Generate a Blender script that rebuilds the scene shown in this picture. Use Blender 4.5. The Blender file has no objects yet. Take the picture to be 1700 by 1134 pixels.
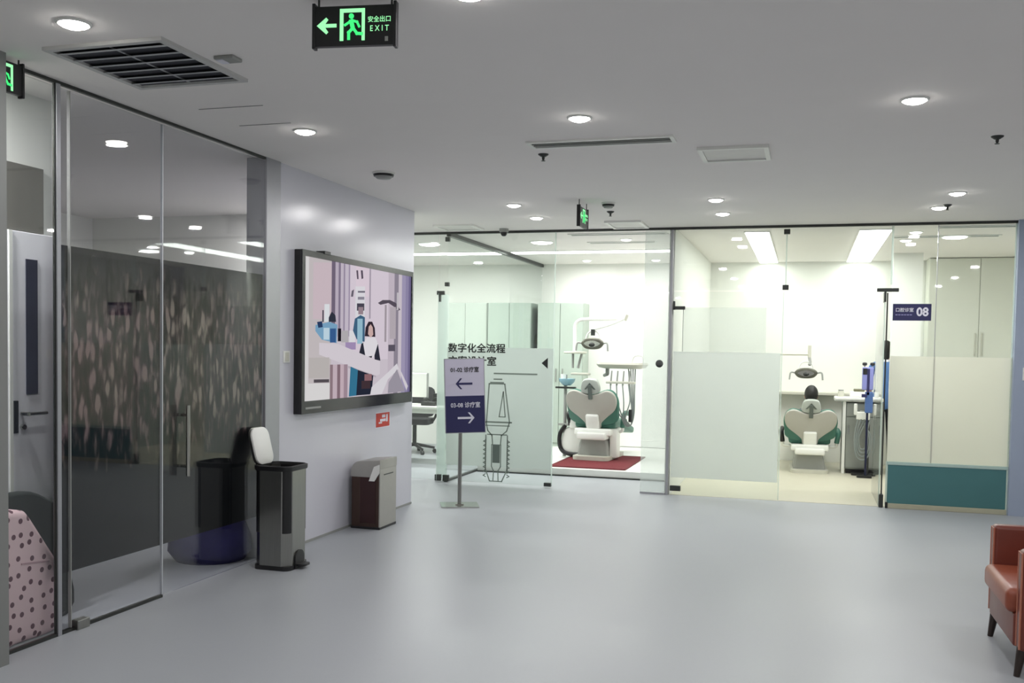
import bpy, bmesh, math, random
from mathutils import Vector, Matrix
random.seed(7)
PI = math.pi
SC = bpy.context.scene
COL = SC.collection

# ------------------------------------------------------------------ camera
cam_d = bpy.data.cameras.new('camera')
cam = bpy.data.objects.new('camera', cam_d); COL.objects.link(cam)
SC.camera = cam
cam_d.sensor_width = 36.0
cam_d.lens = 1617.05 / 1700 * 36.0
cam_d.shift_y = 83.46 / 1700
cam_d.clip_start = 0.05
_r = Vector((0.95718501, 0.28899999, 0.01660915))
_u = Vector((-0.02816188, 0.03586249, 0.99895985))
_f = Vector((-0.28810375, 0.95665714, -0.04246582))
cam.matrix_world = Matrix(((_r.x, _u.x, -_f.x, 0), (_r.y, _u.y, -_f.y, 0), (_r.z, _u.z, -_f.z, 1.4939), (0, 0, 0, 1)))

# ------------------------------------------------------------------ world, exposure
world = bpy.data.worlds.new('world'); SC.world = world; world.use_nodes = True
world.node_tree.nodes['Background'].inputs[0].default_value = (0.8, 0.85, 0.9, 1)
world.node_tree.nodes['Background'].inputs[1].default_value = 0.05
SC.view_settings.view_transform = 'Standard'
SC.view_settings.look = 'None'
SC.view_settings.gamma = 1.0
SC.view_settings.use_curve_mapping = False
SC.view_settings.exposure = 0.17
SC.cycles.transparent_max_bounces = 24
SC.cycles.max_bounces = 10
SC.cycles.diffuse_bounces = 5
SC.cycles.caustics_reflective = False
SC.cycles.sample_clamp_indirect = 6.0
P_DOWN = 7.0        # watts of one corridor downlight
P_ROOM = 12.0        # watts of one round lamp in the treatment rooms
P_LINE = 22.0        # watts of one crosswise ceiling light in the office and the platform room
P_LONG = 7.5        # watts of one lengthwise ceiling light in the second treatment room

# ------------------------------------------------------------------ materials
def srgb(c):
    return tuple(((v / 255.0) / 12.92 if v <= 10.31 else (((v / 255.0) + 0.055) / 1.055) ** 2.4) for v in c) + (1.0,)

MATS = {}
def mat(name, rgb, rough=0.5, metal=0.0, var=0.05, scale=14.0, bump=0.0, coat=0.0, stretch=None, spec=0.5, emit=0.0):
    """Principled material whose colour and roughness are varied by an object-space noise."""
    if name in MATS: return MATS[name]
    m = bpy.data.materials.new(name); m.use_nodes = True
    nt = m.node_tree; n = nt.nodes; l = nt.links
    b = n['Principled BSDF']
    tc = n.new('ShaderNodeTexCoord'); mp = n.new('ShaderNodeMapping'); nz = n.new('ShaderNodeTexNoise')
    l.new(tc.outputs['Object'], mp.inputs[0]); l.new(mp.outputs[0], nz.inputs['Vector'])
    if stretch: mp.inputs['Scale'].default_value = stretch
    nz.inputs['Scale'].default_value = scale; nz.inputs['Detail'].default_value = 3
    c = srgb(rgb)
    mx = n.new('ShaderNodeMix'); mx.data_type = 'RGBA'
    mx.inputs['A'].default_value = tuple(v * (1 - var) for v in c[:3]) + (1,)
    mx.inputs['B'].default_value = tuple(min(1, v * (1 + var)) for v in c[:3]) + (1,)
    l.new(nz.outputs['Fac'], mx.inputs['Factor']); l.new(mx.outputs['Result'], b.inputs['Base Color'])
    b.inputs['Roughness'].default_value = rough; b.inputs['Metallic'].default_value = metal
    b.inputs['Coat Weight'].default_value = coat; b.inputs['Specular IOR Level'].default_value = spec
    if bump:
        bp = n.new('ShaderNodeBump'); bp.inputs['Strength'].default_value = bump; bp.inputs['Distance'].default_value = 0.01
        l.new(nz.outputs['Fac'], bp.inputs['Height']); l.new(bp.outputs[0], b.inputs['Normal'])
    if emit:
        l.new(mx.outputs['Result'], b.inputs['Emission Color']); b.inputs['Emission Strength'].default_value = emit
    MATS[name] = m
    return m

def emis(name, rgb, strength):
    if name in MATS: return MATS[name]
    m = bpy.data.materials.new(name); m.use_nodes = True
    nt = m.node_tree; nt.nodes.clear()
    o = nt.nodes.new('ShaderNodeOutputMaterial'); e = nt.nodes.new('ShaderNodeEmission')
    e.inputs[0].default_value = srgb(rgb); e.inputs[1].default_value = strength
    nt.links.new(e.outputs[0], o.inputs[0]); MATS[name] = m
    return m

def glass_mat(name, tint=(0.972, 0.988, 0.982), f0=0.04):
    """Thin architectural glass: straight-through transmission plus a Schlick mirror reflection."""
    m = bpy.data.materials.new(name); m.use_nodes = True
    nt = m.node_tree; n = nt.nodes; l = nt.links; n.clear()
    o = n.new('ShaderNodeOutputMaterial'); t = n.new('ShaderNodeBsdfTransparent'); g = n.new('ShaderNodeBsdfGlossy')
    t.inputs[0].default_value = tint + (1,); g.inputs['Roughness'].default_value = 0.02
    lw = n.new('ShaderNodeLayerWeight'); lw.inputs[0].default_value = 0.5
    pw = n.new('ShaderNodeMath'); pw.operation = 'POWER'; pw.inputs[1].default_value = 5
    ma = n.new('ShaderNodeMath'); ma.operation = 'MULTIPLY_ADD'; ma.inputs[1].default_value = 1 - f0; ma.inputs[2].default_value = f0
    mx = n.new('ShaderNodeMixShader')
    l.new(lw.outputs['Facing'], pw.inputs[0]); l.new(pw.outputs[0], ma.inputs[0]); l.new(ma.outputs[0], mx.inputs[0])
    l.new(t.outputs[0], mx.inputs[1]); l.new(g.outputs[0], mx.inputs[2]); l.new(mx.outputs[0], o.inputs[0])
    MATS[name] = m
    return m

def frost_mat(name, rgb, clear=0.15, trans=0.6):
    """Frosted window film: translucent + diffuse with a little clear see-through."""
    m = bpy.data.materials.new(name); m.use_nodes = True
    nt = m.node_tree; n = nt.nodes; l = nt.links; n.clear()
    o = n.new('ShaderNodeOutputMaterial'); tl = n.new('ShaderNodeBsdfTranslucent'); df = n.new('ShaderNodeBsdfDiffuse'); tr = n.new('ShaderNodeBsdfTransparent')
    nz = n.new('ShaderNodeTexNoise'); nz.inputs['Scale'].default_value = 3.0
    tc = n.new('ShaderNodeTexCoord'); l.new(tc.outputs['Object'], nz.inputs['Vector'])
    c = srgb(rgb); mc = n.new('ShaderNodeMix'); mc.data_type = 'RGBA'
    mc.inputs['A'].default_value = tuple(v * 0.96 for v in c[:3]) + (1,); mc.inputs['B'].default_value = c
    l.new(nz.outputs['Fac'], mc.inputs['Factor'])
    for s in (tl, df): l.new(mc.outputs['Result'], s.inputs[0])
    m1 = n.new('ShaderNodeMixShader'); m1.inputs[0].default_value = trans
    m2 = n.new('ShaderNodeMixShader'); m2.inputs[0].default_value = clear
    l.new(df.outputs[0], m1.inputs[1]); l.new(tl.outputs[0], m1.inputs[2])
    l.new(m1.outputs[0], m2.inputs[1]); l.new(tr.outputs[0], m2.inputs[2]); l.new(m2.outputs[0], o.inputs[0])
    MATS[name] = m
    return m

def mural_mat():
    """Dark printed film: upright brown and purple streaks over an almost black lower field."""
    m = bpy.data.materials.new('dark_print_film'); m.use_nodes = True
    nt = m.node_tree; n = nt.nodes; l = nt.links; b = n['Principled BSDF']
    tc = n.new('ShaderNodeTexCoord'); mp = n.new('ShaderNodeMapping'); mp.inputs['Scale'].default_value = (1, 15, 4.2)
    l.new(tc.outputs['Object'], mp.inputs[0])
    nz = n.new('ShaderNodeTexNoise'); nz.inputs['Scale'].default_value = 1.7; nz.inputs['Detail'].default_value = 2.5; nz.inputs['Roughness'].default_value = 0.5
    l.new(mp.outputs[0], nz.inputs['Vector'])
    m3 = n.new('ShaderNodeMapping'); m3.inputs['Scale'].default_value = (0.01, 23, 8.0); l.new(tc.outputs['Object'], m3.inputs[0])
    vo = n.new('ShaderNodeTexVoronoi'); vo.inputs['Scale'].default_value = 1.0; l.new(m3.outputs[0], vo.inputs['Vector'])
    vd = n.new('ShaderNodeMapRange'); vd.inputs['From Min'].default_value = 0.1; vd.inputs['From Max'].default_value = 0.55; vd.inputs['To Min'].default_value = 1; vd.inputs['To Max'].default_value = 0; l.new(vo.outputs['Distance'], vd.inputs['Value'])
    vr = n.new('ShaderNodeSeparateColor'); l.new(vo.outputs['Color'], vr.inputs[0])
    vm = n.new('ShaderNodeMath'); vm.operation = 'MULTIPLY'; l.new(vd.outputs[0], vm.inputs[0]); l.new(vr.outputs[0], vm.inputs[1])
    va = n.new('ShaderNodeMath'); va.operation = 'MULTIPLY_ADD'; va.inputs[1].default_value = 0.40; l.new(vm.outputs[0], va.inputs[0])
    vb = n.new('ShaderNodeMath'); vb.operation = 'MULTIPLY'; vb.inputs[1].default_value = 0.82; l.new(nz.outputs['Fac'], vb.inputs[0]); l.new(vb.outputs[0], va.inputs[2])
    rp = n.new('ShaderNodeValToRGB'); l.new(va.outputs[0], rp.inputs[0])
    rp.color_ramp.elements[0].position = 0.32; rp.color_ramp.elements[0].color = srgb((20, 19, 20))
    rp.color_ramp.elements[1].position = 0.60; rp.color_ramp.elements[1].color = srgb((158, 147, 140))
    e = rp.color_ramp.elements.new(0.45); e.color = srgb((70, 60, 60))
    n2 = n.new('ShaderNodeTexNoise'); n2.inputs['Scale'].default_value = 1.6; l.new(tc.outputs['Object'], n2.inputs['Vector'])
    tint = n.new('ShaderNodeValToRGB'); l.new(n2.outputs['Fac'], tint.inputs[0])
    tint.color_ramp.elements[0].position = 0.4; tint.color_ramp.elements[0].color = (0.80, 0.62, 0.68, 1)
    tint.color_ramp.elements[1].position = 0.6; tint.color_ramp.elements[1].color = (0.95, 0.92, 0.85, 1)
    mu = n.new('ShaderNodeMix'); mu.data_type = 'RGBA'; mu.blend_type = 'MULTIPLY'; mu.inputs['Factor'].default_value = 1
    l.new(rp.outputs[0], mu.inputs['A']); l.new(tint.outputs[0], mu.inputs['B'])
    sp = n.new('ShaderNodeSeparateXYZ'); l.new(tc.outputs['Object'], sp.inputs[0])
    # the streaks fade into plain fields of print at the top and the bottom, along a ragged edge
    ad = n.new('ShaderNodeMath'); ad.operation = 'MULTIPLY_ADD'; ad.inputs[1].default_value = 0.5
    l.new(nz.outputs['Fac'], ad.inputs[0]); l.new(sp.outputs['Z'], ad.inputs[2])
    lo = n.new('ShaderNodeMapRange'); lo.inputs['From Min'].default_value = 1.10; lo.inputs['From Max'].default_value = 1.42; l.new(ad.outputs[0], lo.inputs['Value'])
    hi = n.new('ShaderNodeMapRange'); hi.inputs['From Min'].default_value = 1.95; hi.inputs['From Max'].default_value = 2.18; l.new(ad.outputs[0], hi.inputs['Value'])
    m1 = n.new('ShaderNodeMix'); m1.data_type = 'RGBA'; m1.inputs['A'].default_value = srgb((26, 28, 29)); l.new(lo.outputs[0], m1.inputs['Factor']); l.new(mu.outputs['Result'], m1.inputs['B'])
    m2 = n.new('ShaderNodeMix'); m2.data_type = 'RGBA'; m2.inputs['B'].default_value = srgb((66, 65, 68)); l.new(hi.outputs[0], m2.inputs['Factor']); l.new(m1.outputs['Result'], m2.inputs['A'])
    l.new(m2.outputs['Result'], b.inputs['Base Color'])
    b.inputs['Roughness'].default_value = 0.6; b.inputs['Specular IOR Level'].default_value = 0.1
    MATS['mural'] = m
    return m

def dotted_mat():
    """Pink cloth with small dark spots."""
    m = bpy.data.materials.new('pink_dotted_cloth'); m.use_nodes = True
    nt = m.node_tree; n = nt.nodes; l = nt.links; b = n['Principled BSDF']
    tc = n.new('ShaderNodeTexCoord'); sp = n.new('ShaderNodeSeparateXYZ'); mp = n.new('ShaderNodeCombineXYZ'); v = n.new('ShaderNodeTexVoronoi'); v.voronoi_dimensions = '2D'; v.inputs['Scale'].default_value = 15; v.inputs['Randomness'].default_value = 0.6
    l.new(tc.outputs['Object'], sp.inputs[0]); l.new(sp.outputs['Y'], mp.inputs['X']); l.new(sp.outputs['Z'], mp.inputs['Y']); l.new(mp.outputs[0], v.inputs['Vector'])
    r = n.new('ShaderNodeValToRGB'); l.new(v.outputs['Distance'], r.inputs[0]); r.color_ramp.interpolation = 'CONSTANT'
    r.color_ramp.elements[0].color = srgb((96, 62, 74)); r.color_ramp.elements[1].position = 0.2; r.color_ramp.elements[1].color = srgb((216, 186, 192))
    l.new(r.outputs[0], b.inputs['Base Color']); b.inputs['Roughness'].default_value = 0.85
    return m

def floor_mat():
    m = bpy.data.materials.new('grey_vinyl_floor'); m.use_nodes = True
    nt = m.node_tree; n = nt.nodes; l = nt.links; b = n['Principled BSDF']
    tc = n.new('ShaderNodeTexCoord')
    a = n.new('ShaderNodeTexNoise'); a.inputs['Scale'].default_value = 0.9; a.inputs['Detail'].default_value = 6; l.new(tc.outputs['Object'], a.inputs['Vector'])
    s = n.new('ShaderNodeTexNoise'); s.inputs['Scale'].default_value = 90; s.inputs['Detail'].default_value = 2; l.new(tc.outputs['Object'], s.inputs['Vector'])
    x = n.new('ShaderNodeMix'); x.data_type = 'RGBA'; x.inputs['A'].default_value = srgb((157, 161, 166)); x.inputs['B'].default_value = srgb((170, 174, 178)); l.new(a.outputs['Fac'], x.inputs['Factor'])
    y = n.new('ShaderNodeMix'); y.data_type = 'RGBA'; y.inputs['B'].default_value = srgb((156, 159, 161)); l.new(x.outputs['Result'], y.inputs['A'])
    mr = n.new('ShaderNodeMapRange'); mr.inputs['From Min'].default_value = 0.6; mr.inputs['From Max'].default_value = 0.8; mr.inputs['To Max'].default_value = 0.5; l.new(s.outputs['Fac'], mr.inputs['Value']); l.new(mr.outputs[0], y.inputs['Factor'])
    l.new(y.outputs['Result'], b.inputs['Base Color'])
    rr = n.new('ShaderNodeMapRange'); rr.inputs['To Min'].default_value = 0.28; rr.inputs['To Max'].default_value = 0.5; l.new(a.outputs['Fac'], rr.inputs['Value']); l.new(rr.outputs[0], b.inputs['Roughness'])
    b.inputs['Specular IOR Level'].default_value = 0.32
    return m

FLOOR = floor_mat(); GLASS = glass_mat('clear_glass'); GLASS_DARK = glass_mat('grey_glass', (0.92, 0.925, 0.94), 0.045)
FROST = frost_mat('frosted_film', (242, 246, 243), 0.08, 0.6); FROST_LIGHT = frost_mat('light_frosted_film', (228, 234, 230), 0.72, 0.5)
FROST_GREY = frost_mat('grey_frosted_film', (220, 227, 223), 0.06, 0.55)
FROST_WARM = frost_mat('warm_frosted_film', (242, 242, 233), 0.05, 0.6)
GLASS_EDGE = frost_mat('green_glass_edge', (224, 236, 230), 0.35, 0.6)
MURAL = mural_mat(); DOTTED = dotted_mat()
CEIL = mat('ceiling_paint', (240, 236, 233), 0.9, var=0.015, scale=3)
WALLW = mat('white_wall_panel', (208, 208, 217), 0.22, var=0.012, scale=2)
WALLM = mat('matt_white_wall', (232, 233, 228), 0.85, var=0.015, scale=2)
WALLG = mat('grey_wall', (126, 128, 126), 0.7, var=0.03, scale=3)
WALLB = mat('blue_grey_wall', (158, 170, 190), 0.6, var=0.03, scale=3)
FRAMEG = mat('grey_aluminium', (168, 169, 174), 0.35, 0.6, var=0.04)
DARKM = mat('dark_metal', (66, 68, 66), 0.4, 0.7, var=0.08)
STEEL = mat('brushed_steel', (150, 150, 146), 0.28, 1.0, var=0.12, scale=8, stretch=(30, 30, 0.6))
CHROME = mat('chrome', (196, 196, 190), 0.15, 1.0, var=0.03)
BLACK = mat('black_plastic', (22, 22, 24), 0.4, var=0.1)
WHITEP = mat('white_plastic', (232, 233, 228), 0.4, var=0.02)
CREAM = mat('cream_plastic', (198, 197, 185), 0.4, var=0.03)
GREYP = mat('grey_plastic', (150, 152, 148), 0.5, var=0.05)
SHELL = mat('chair_shell', (174, 172, 164), 0.45, var=0.03)
GREENC = mat('green_leather', (62, 112, 98), 0.45, var=0.08, bump=0.1)
HOSE = mat('grey_hose', (128, 136, 134), 0.5, var=0.06)
NAVY = mat('navy_print', (38, 38, 86), 0.5, var=0.06)
PRINTW = mat('white_print', (226, 226, 236), 0.5, var=0.03)
PRINTK = mat('black_print', (26, 28, 28), 0.6, var=0.06)
PRINTG = mat('grey_green_print', (120, 132, 124), 0.6, var=0.06)
TEAL = mat('teal_board', (70, 118, 120), 0.45, var=0.05, scale=5)
RED = mat('red_mat', (104, 22, 32), 0.9, var=0.2, scale=60, bump=0.3)
SIGNRED = mat('sign_red', (196, 62, 48), 0.5, var=0.08)
LEATHER = mat('red_brown_leather', (108, 47, 34), 0.35, var=0.14, scale=9, bump=0.15)
WOOD = mat('dark_wood', (44, 32, 26), 0.4, var=0.2, scale=10, stretch=(8, 8, 1))
BRONZE = mat('bronze_metal', (84, 67, 61), 0.3, 0.8, var=0.1)
SILVER = mat('silver_paint', (172, 170, 164), 0.35, 0.5, var=0.05)
MAROON = mat('maroon_panel', (58, 33, 33), 0.25, 0.3, var=0.15, scale=6)
CABG = mat('grey_green_laminate', (176, 188, 178), 0.5, var=0.02)
LAMINW = mat('white_laminate', (226, 228, 218), 0.4, var=0.02)
FABRICK = mat('black_mesh_fabric', (26, 26, 30), 0.9, var=0.2, scale=50)
FABRICB = mat('navy_fabric', (42, 40, 92), 0.9, var=0.2, scale=20, bump=0.2)
DARKCLOTH = mat('dark_green_cloth', (40, 46, 44), 0.9, var=0.15)
SCRUBS = mat('blue_scrubs', (86, 122, 176), 0.85, var=0.12, scale=8, bump=0.3)
TROUSERS = mat('black_trousers', (24, 26, 32), 0.85, var=0.15)
SKIN = mat('skin', (206, 160, 136), 0.5, var=0.05)
HAIR = mat('black_hair', (16, 14, 14), 0.5, var=0.3, scale=30, stretch=(6, 6, 0.6))
LAMP = emis('lamp_lens', (255, 252, 246), 40.0)
LAMP_ROOM = emis('room_lamp_lens', (250, 255, 248), 9.0)
GREEN_GLOW = emis('green_sign_light', (70, 245, 130), 1.0)
PALE_GLOW = emis('pale_green_sign_light', (160, 255, 180), 1.0)

# ------------------------------------------------------------------ shape helpers (each returns a bmesh)
def J(*bms):
    out = bmesh.new()
    for b in bms:
        me = bpy.data.meshes.new('tmp'); b.to_mesh(me); b.free(); out.from_mesh(me); bpy.data.meshes.remove(me)
    return out
def T(bm, loc=(0, 0, 0), rot=(0, 0, 0)):
    from mathutils import Euler
    bm.transform(Matrix.Translation(loc) @ Euler(rot).to_matrix().to_4x4()); return bm
def B(c, s, bev=0.0, seg=2):
    bm = bmesh.new(); bmesh.ops.create_cube(bm, size=1.0)
    bmesh.ops.scale(bm, vec=s, verts=bm.verts); bmesh.ops.translate(bm, vec=c, verts=bm.verts)
    if bev: bmesh.ops.bevel(bm, geom=bm.edges[:], offset=bev, segments=seg, affect='EDGES', profile=0.5)
    return bm
def BX(x0, x1, y0, y1, z0, z1, bev=0.0, seg=2):
    return B(((x0 + x1) / 2, (y0 + y1) / 2, (z0 + z1) / 2), (abs(x1 - x0), abs(y1 - y0), abs(z1 - z0)), bev, seg)
def CY(p0, p1, r0, r1=None, n=16):
    p0, p1 = Vector(p0), Vector(p1); d = p1 - p0
    bm = bmesh.new(); bmesh.ops.create_cone(bm, cap_ends=True, segments=n, radius1=r0, radius2=r0 if r1 is None else r1, depth=d.length)
    bm.transform(Matrix.Translation((p0 + p1) / 2) @ d.to_track_quat('Z', 'Y').to_matrix().to_4x4()); return bm
def smooth_path(pts, k=6):
    pts = [Vector(p) for p in pts]; q = [pts[0] * 2 - pts[1]] + pts + [pts[-1] * 2 - pts[-2]]; out = []
    for i in range(1, len(q) - 2):
        a, b, c, d = q[i - 1:i + 3]
        for j in range(k):
            t = j / k; out.append(0.5 * (2 * b + (c - a) * t + (2 * a - 5 * b + 4 * c - d) * t * t + (3 * b - a - 3 * c + d) * t ** 3))
    return out + [pts[-1]]
def TU(pts, r, n=8, smooth=True):
    pts = smooth_path(pts) if smooth else [Vector(p) for p in pts]
    bm = bmesh.new(); rings = []; ref = Vector((0.31, 0.17, 0.93)).normalized()
    for i, p in enumerate(pts):
        t = (pts[min(i + 1, len(pts) - 1)] - pts[max(i - 1, 0)]).normalized()
        a = ref - t * ref.dot(t)
        if a.length < 0.05: a = Vector((1, 0, 0)) - t * t.x
        a.normalize(); ref = a; b = t.cross(a)
        rr = r(i / (len(pts) - 1)) if callable(r) else r
        rings.append([bm.verts.new(p + a * math.cos(2 * PI * k / n) * rr + b * math.sin(2 * PI * k / n) * rr) for k in range(n)])
    for i in range(len(rings) - 1):
        for k in range(n): bm.faces.new((rings[i][k], rings[i][(k + 1) % n], rings[i + 1][(k + 1) % n], rings[i + 1][k]))
    bm.faces.new(rings[0][::-1]); bm.faces.new(rings[-1]); bmesh.ops.recalc_face_normals(bm, faces=bm.faces); return bm
def LA(prof, n=24, c=(0, 0, 0), caps=True):
    """Revolve (radius, z) pairs about z."""
    bm = bmesh.new(); rings = []
    for r, z in prof:
        rings.append([bm.verts.new((c[0] + max(r, 1e-4) * math.cos(2 * PI * k / n), c[1] + max(r, 1e-4) * math.sin(2 * PI * k / n), c[2] + z)) for k in range(n)])
    for i in range(len(rings) - 1):
        for k in range(n): bm.faces.new((rings[i][k], rings[i][(k + 1) % n], rings[i + 1][(k + 1) % n], rings[i + 1][k]))
    if caps: bm.faces.new(rings[0][::-1]); bm.faces.new(rings[-1])
    bmesh.ops.recalc_face_normals(bm, faces=bm.faces); return bm
def PR(poly, t, bev=0.0):
    """Extrude a polygon drawn in x-z by thickness t towards +y (front face at y=0)."""
    bm = bmesh.new(); f = bm.faces.new([bm.verts.new((x, 0, z)) for x, z in poly])
    r = bmesh.ops.extrude_face_region(bm, geom=[f]); bmesh.ops.translate(bm, vec=(0, t, 0), verts=[v for v in r['geom'] if isinstance(v, bmesh.types.BMVert)])
    bmesh.ops.recalc_face_normals(bm, faces=bm.faces)
    if bev:
        es = [e for e in bm.edges if abs(e.verts[0].co.y - e.verts[1].co.y) < 1e-6]
        bmesh.ops.bevel(bm, geom=es, offset=bev, segments=3, affect='EDGES', profile=0.5)
    return bm
def EL(c, r, u=16, v=10):
    bm = bmesh.new(); bmesh.ops.create_uvsphere(bm, u_segments=u, v_segments=v, radius=1.0)
    bmesh.ops.scale(bm, vec=r, verts=bm.verts); bmesh.ops.translate(bm, vec=c, verts=bm.verts); return bm
def closed(pts, k=5):
    """Smooth closed outline through 2-D points."""
    n = len(pts); out = []
    for i in range(n):
        a, b, c, d = (Vector(pts[(i + j) % n]) for j in (-1, 0, 1, 2))
        for j in range(k):
            t = j / k; p = 0.5 * (2 * b + (c - a) * t + (2 * a - 5 * b + 4 * c - d) * t * t + (3 * b - a - 3 * c + d) * t ** 3); out.append((p.x, p.y))
    return out
def stroke(pts, w, t=0.0006, close=False):
    """Flat line drawing in x-z as a chain of thin bars."""
    bms = []
    if close: pts = list(pts) + [pts[0]]
    for (x0, z0), (x1, z1) in zip(pts, pts[1:]):
        L = math.hypot(x1 - x0, z1 - z0) + w
        bms.append(T(B((0, 0, 0), (L, t, w)), ((x0 + x1) / 2, 0, (z0 + z1) / 2), (0, -math.atan2(z1 - z0, x1 - x0), 0)))
    return J(*bms)

# ------------------------------------------------------------------ object helpers
def obj(name, bm, m, parent=None, smooth=None, loc=None, rot=None):
    me = bpy.data.meshes.new(name); bm.to_mesh(me); bm.free(); me.materials.append(m)
    o = bpy.data.objects.new(name, me); COL.objects.link(o)
    if parent: o.parent = parent
    if loc: o.location = loc
    if rot: o.rotation_euler = rot
    if smooth:
        me.polygons.foreach_set('use_smooth', [True] * len(me.polygons))
        try: me.set_sharp_from_angle(angle=math.radians(smooth if smooth > 1 else 40))
        except Exception: pass
    return o
def tag(o, label, cat=None, group=None, kind=None):
    if label: o['label'] = label
    if cat: o['category'] = cat
    if group: o['group'] = group
    if kind: o['kind'] = kind
    return o
def thing(name, label, cat, loc=(0, 0, 0), rz=0.0, group=None):
    o = bpy.data.objects.new(name, None); COL.objects.link(o); o.location = loc; o.rotation_euler = (0, 0, rz); o.empty_display_size = 0.1
    return tag(o, label, cat, group)
def struct(name, bm, m, label, cat, parent=None, smooth=None):
    o = obj(name, bm, m, parent, smooth); return tag(o, label, cat, None, 'structure')
def text(name, body, size, m, parent, loc, rot=(PI / 2, 0, 0), bold=0.0, sx=1.0):
    cu = bpy.data.curves.new(name, 'FONT'); cu.body = body; cu.size = size; cu.align_x = 'CENTER'; cu.align_y = 'CENTER'
    cu.extrude = 0.0006; cu.resolution_u = 3
    t = bpy.data.objects.new('tmp_text', cu); COL.objects.link(t)
    me = bpy.data.meshes.new_from_object(t.evaluated_get(bpy.context.evaluated_depsgraph_get()))
    bpy.data.objects.remove(t); me.name = name
    if bold:
        bm = bmesh.new()
        for i, (dx, dy) in enumerate(((0, 0), (bold, 0), (-bold, 0), (0, bold), (0, -bold))):
            me.transform(Matrix.Translation((dx, dy, i * 0.0003))); bm.from_mesh(me); me.transform(Matrix.Translation((-dx, -dy, -i * 0.0003)))
        bm.to_mesh(me); bm.free()
    me.materials.clear(); me.materials.append(m)
    o = bpy.data.objects.new(name, me); COL.objects.link(o); o.parent = parent; o.location = loc; o.rotation_euler = rot; o.scale = (sx, 1, 1)
    return o
def area(name, parent, loc, size, watts, color=(1, 0.975, 0.985), size_y=None, spread=180, rot=(0, 0, 0)):
    d = bpy.data.lights.new(name, 'AREA'); d.energy = watts; d.color = color; d.spread = math.radians(spread)
    d.shape = 'RECTANGLE' if size_y else 'DISK'; d.size = size
    if size_y: d.size_y = size_y
    o = bpy.data.objects.new(name, d); COL.objects.link(o); o.parent = parent; o.location = loc; o.rotation_euler = rot
    return o
def copy_tree(o, loc, rz, label):
    r = o.copy(); COL.objects.link(r); r.location = loc; r.rotation_euler = (0, 0, rz); r['label'] = label
    for ch in list(o.children):
        c = ch.copy(); COL.objects.link(c); c.parent = r
        for g in list(ch.children):
            d = g.copy(); COL.objects.link(d); d.parent = c
    return r

# ================================================================== THE SETTING
H = 2.8
struct('floor', BX(-8.1, 4.7, -3.7, 14.5, -0.1, 0), FLOOR, 'seamless pale grey vinyl floor of the clinic hall', 'floor')
struct('ceiling', BX(-8.1, 4.7, -3.7, 14.5, H, H + 0.1), CEIL, 'flat grey-white painted ceiling of the clinic hall', 'ceiling')
struct('wall_back', BX(-8.1, 4.7, 14.3, 14.45, 0, H), WALLM, 'bright white back wall of the treatment rooms', 'wall')
struct('baseboard_back', BX(-3.84, -1.4, 14.27, 14.3, 0.1, 0.2), WHITEP, 'white baseboard along the back wall behind the red mat', 'baseboard')
struct('wall_right', BX(4.6, 4.75, -3.7, 14.3, 0, H), WALLM, 'white wall closing the hall on the right', 'wall')
struct('wall_behind', BX(-3.6, 4.6, -3.7, -3.6, 0, H), WALLM, 'white wall closing the hall behind the viewpoint', 'wall')
struct('wall_far_left', BX(-8.1, -8.0, 8.6, 14.3, 0, H), WALLM, 'white wall at the far left end of the side passage', 'wall')
struct('wall_left', BX(-3.75, -3.615, 6.19, 8.68, 0, H), WALLW, 'glossy white wall panel carrying the large display', 'wall')
struct('foot_shade_left', BX(-3.615, -3.608, 6.19, 8.68, 0, 0.018), GREYP, 'thin grey strip painted as the shadow line under the glossy white wall', 'baseboard')  # small shadow at the wall foot, put in as a grey strip
struct('trim_1', J(BX(-3.76, -3.60, 6.0, 6.19, 0, H, 0.004)), FRAMEG, 'grey aluminium post between dark glass and white wall', 'post')
struct('wall_return', BX(-8.0, -3.75, 8.56, 8.68, 0, H), WALLM, 'white return wall behind the display wall', 'wall')
struct('wall_near_left', BX(-3.75, -3.5, -3.6, 3.605, 0, H), WALLG, 'dark grey wall edge at the left border of the picture', 'wall')
struct('wall_inner_left', BX(-4.06, -3.96, 2.6, 4.42, 0, H), WALLM, 'grey wall around the white door behind the glass', 'wall')
struct('wall_vestibule_end', BX(-3.96, -3.75, 2.6, 2.7, 0, H), WALLM, 'white end wall of the narrow space before the white door', 'wall')
struct('wall_meeting_side', BX(-7.3, -4.06, 4.3, 4.42, 0, H), WALLM, 'pale side wall of the room behind the dark film', 'wall')
struct('wall_meeting_back', BX(-7.3, -7.2, 4.42, 8.56, 0, H), WALLM, 'pale far wall of the room behind the dark film', 'wall')
struct('wall_partition', BX(-1.40, -1.345, 10.3, 14.3, 0, H), WALLM, 'white partition between the two dental treatment rooms', 'wall')
struct('wall_room_right', BX(3.0, 3.1, 10.32, 14.3, 0, H), WALLM, 'white right side wall of the treatment room', 'wall')
struct('wall_front_right', BX(1.88, 4.6, 10.18, 10.32, 0, H), WALLB, 'blue-grey wall end at the right border of the picture', 'wall')
struct('wall_stub', BX(1.02, 1.37, 13.2, 13.3, 0, H), WALLM, 'narrow white wall stub hiding half of the standing person', 'wall')
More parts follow.
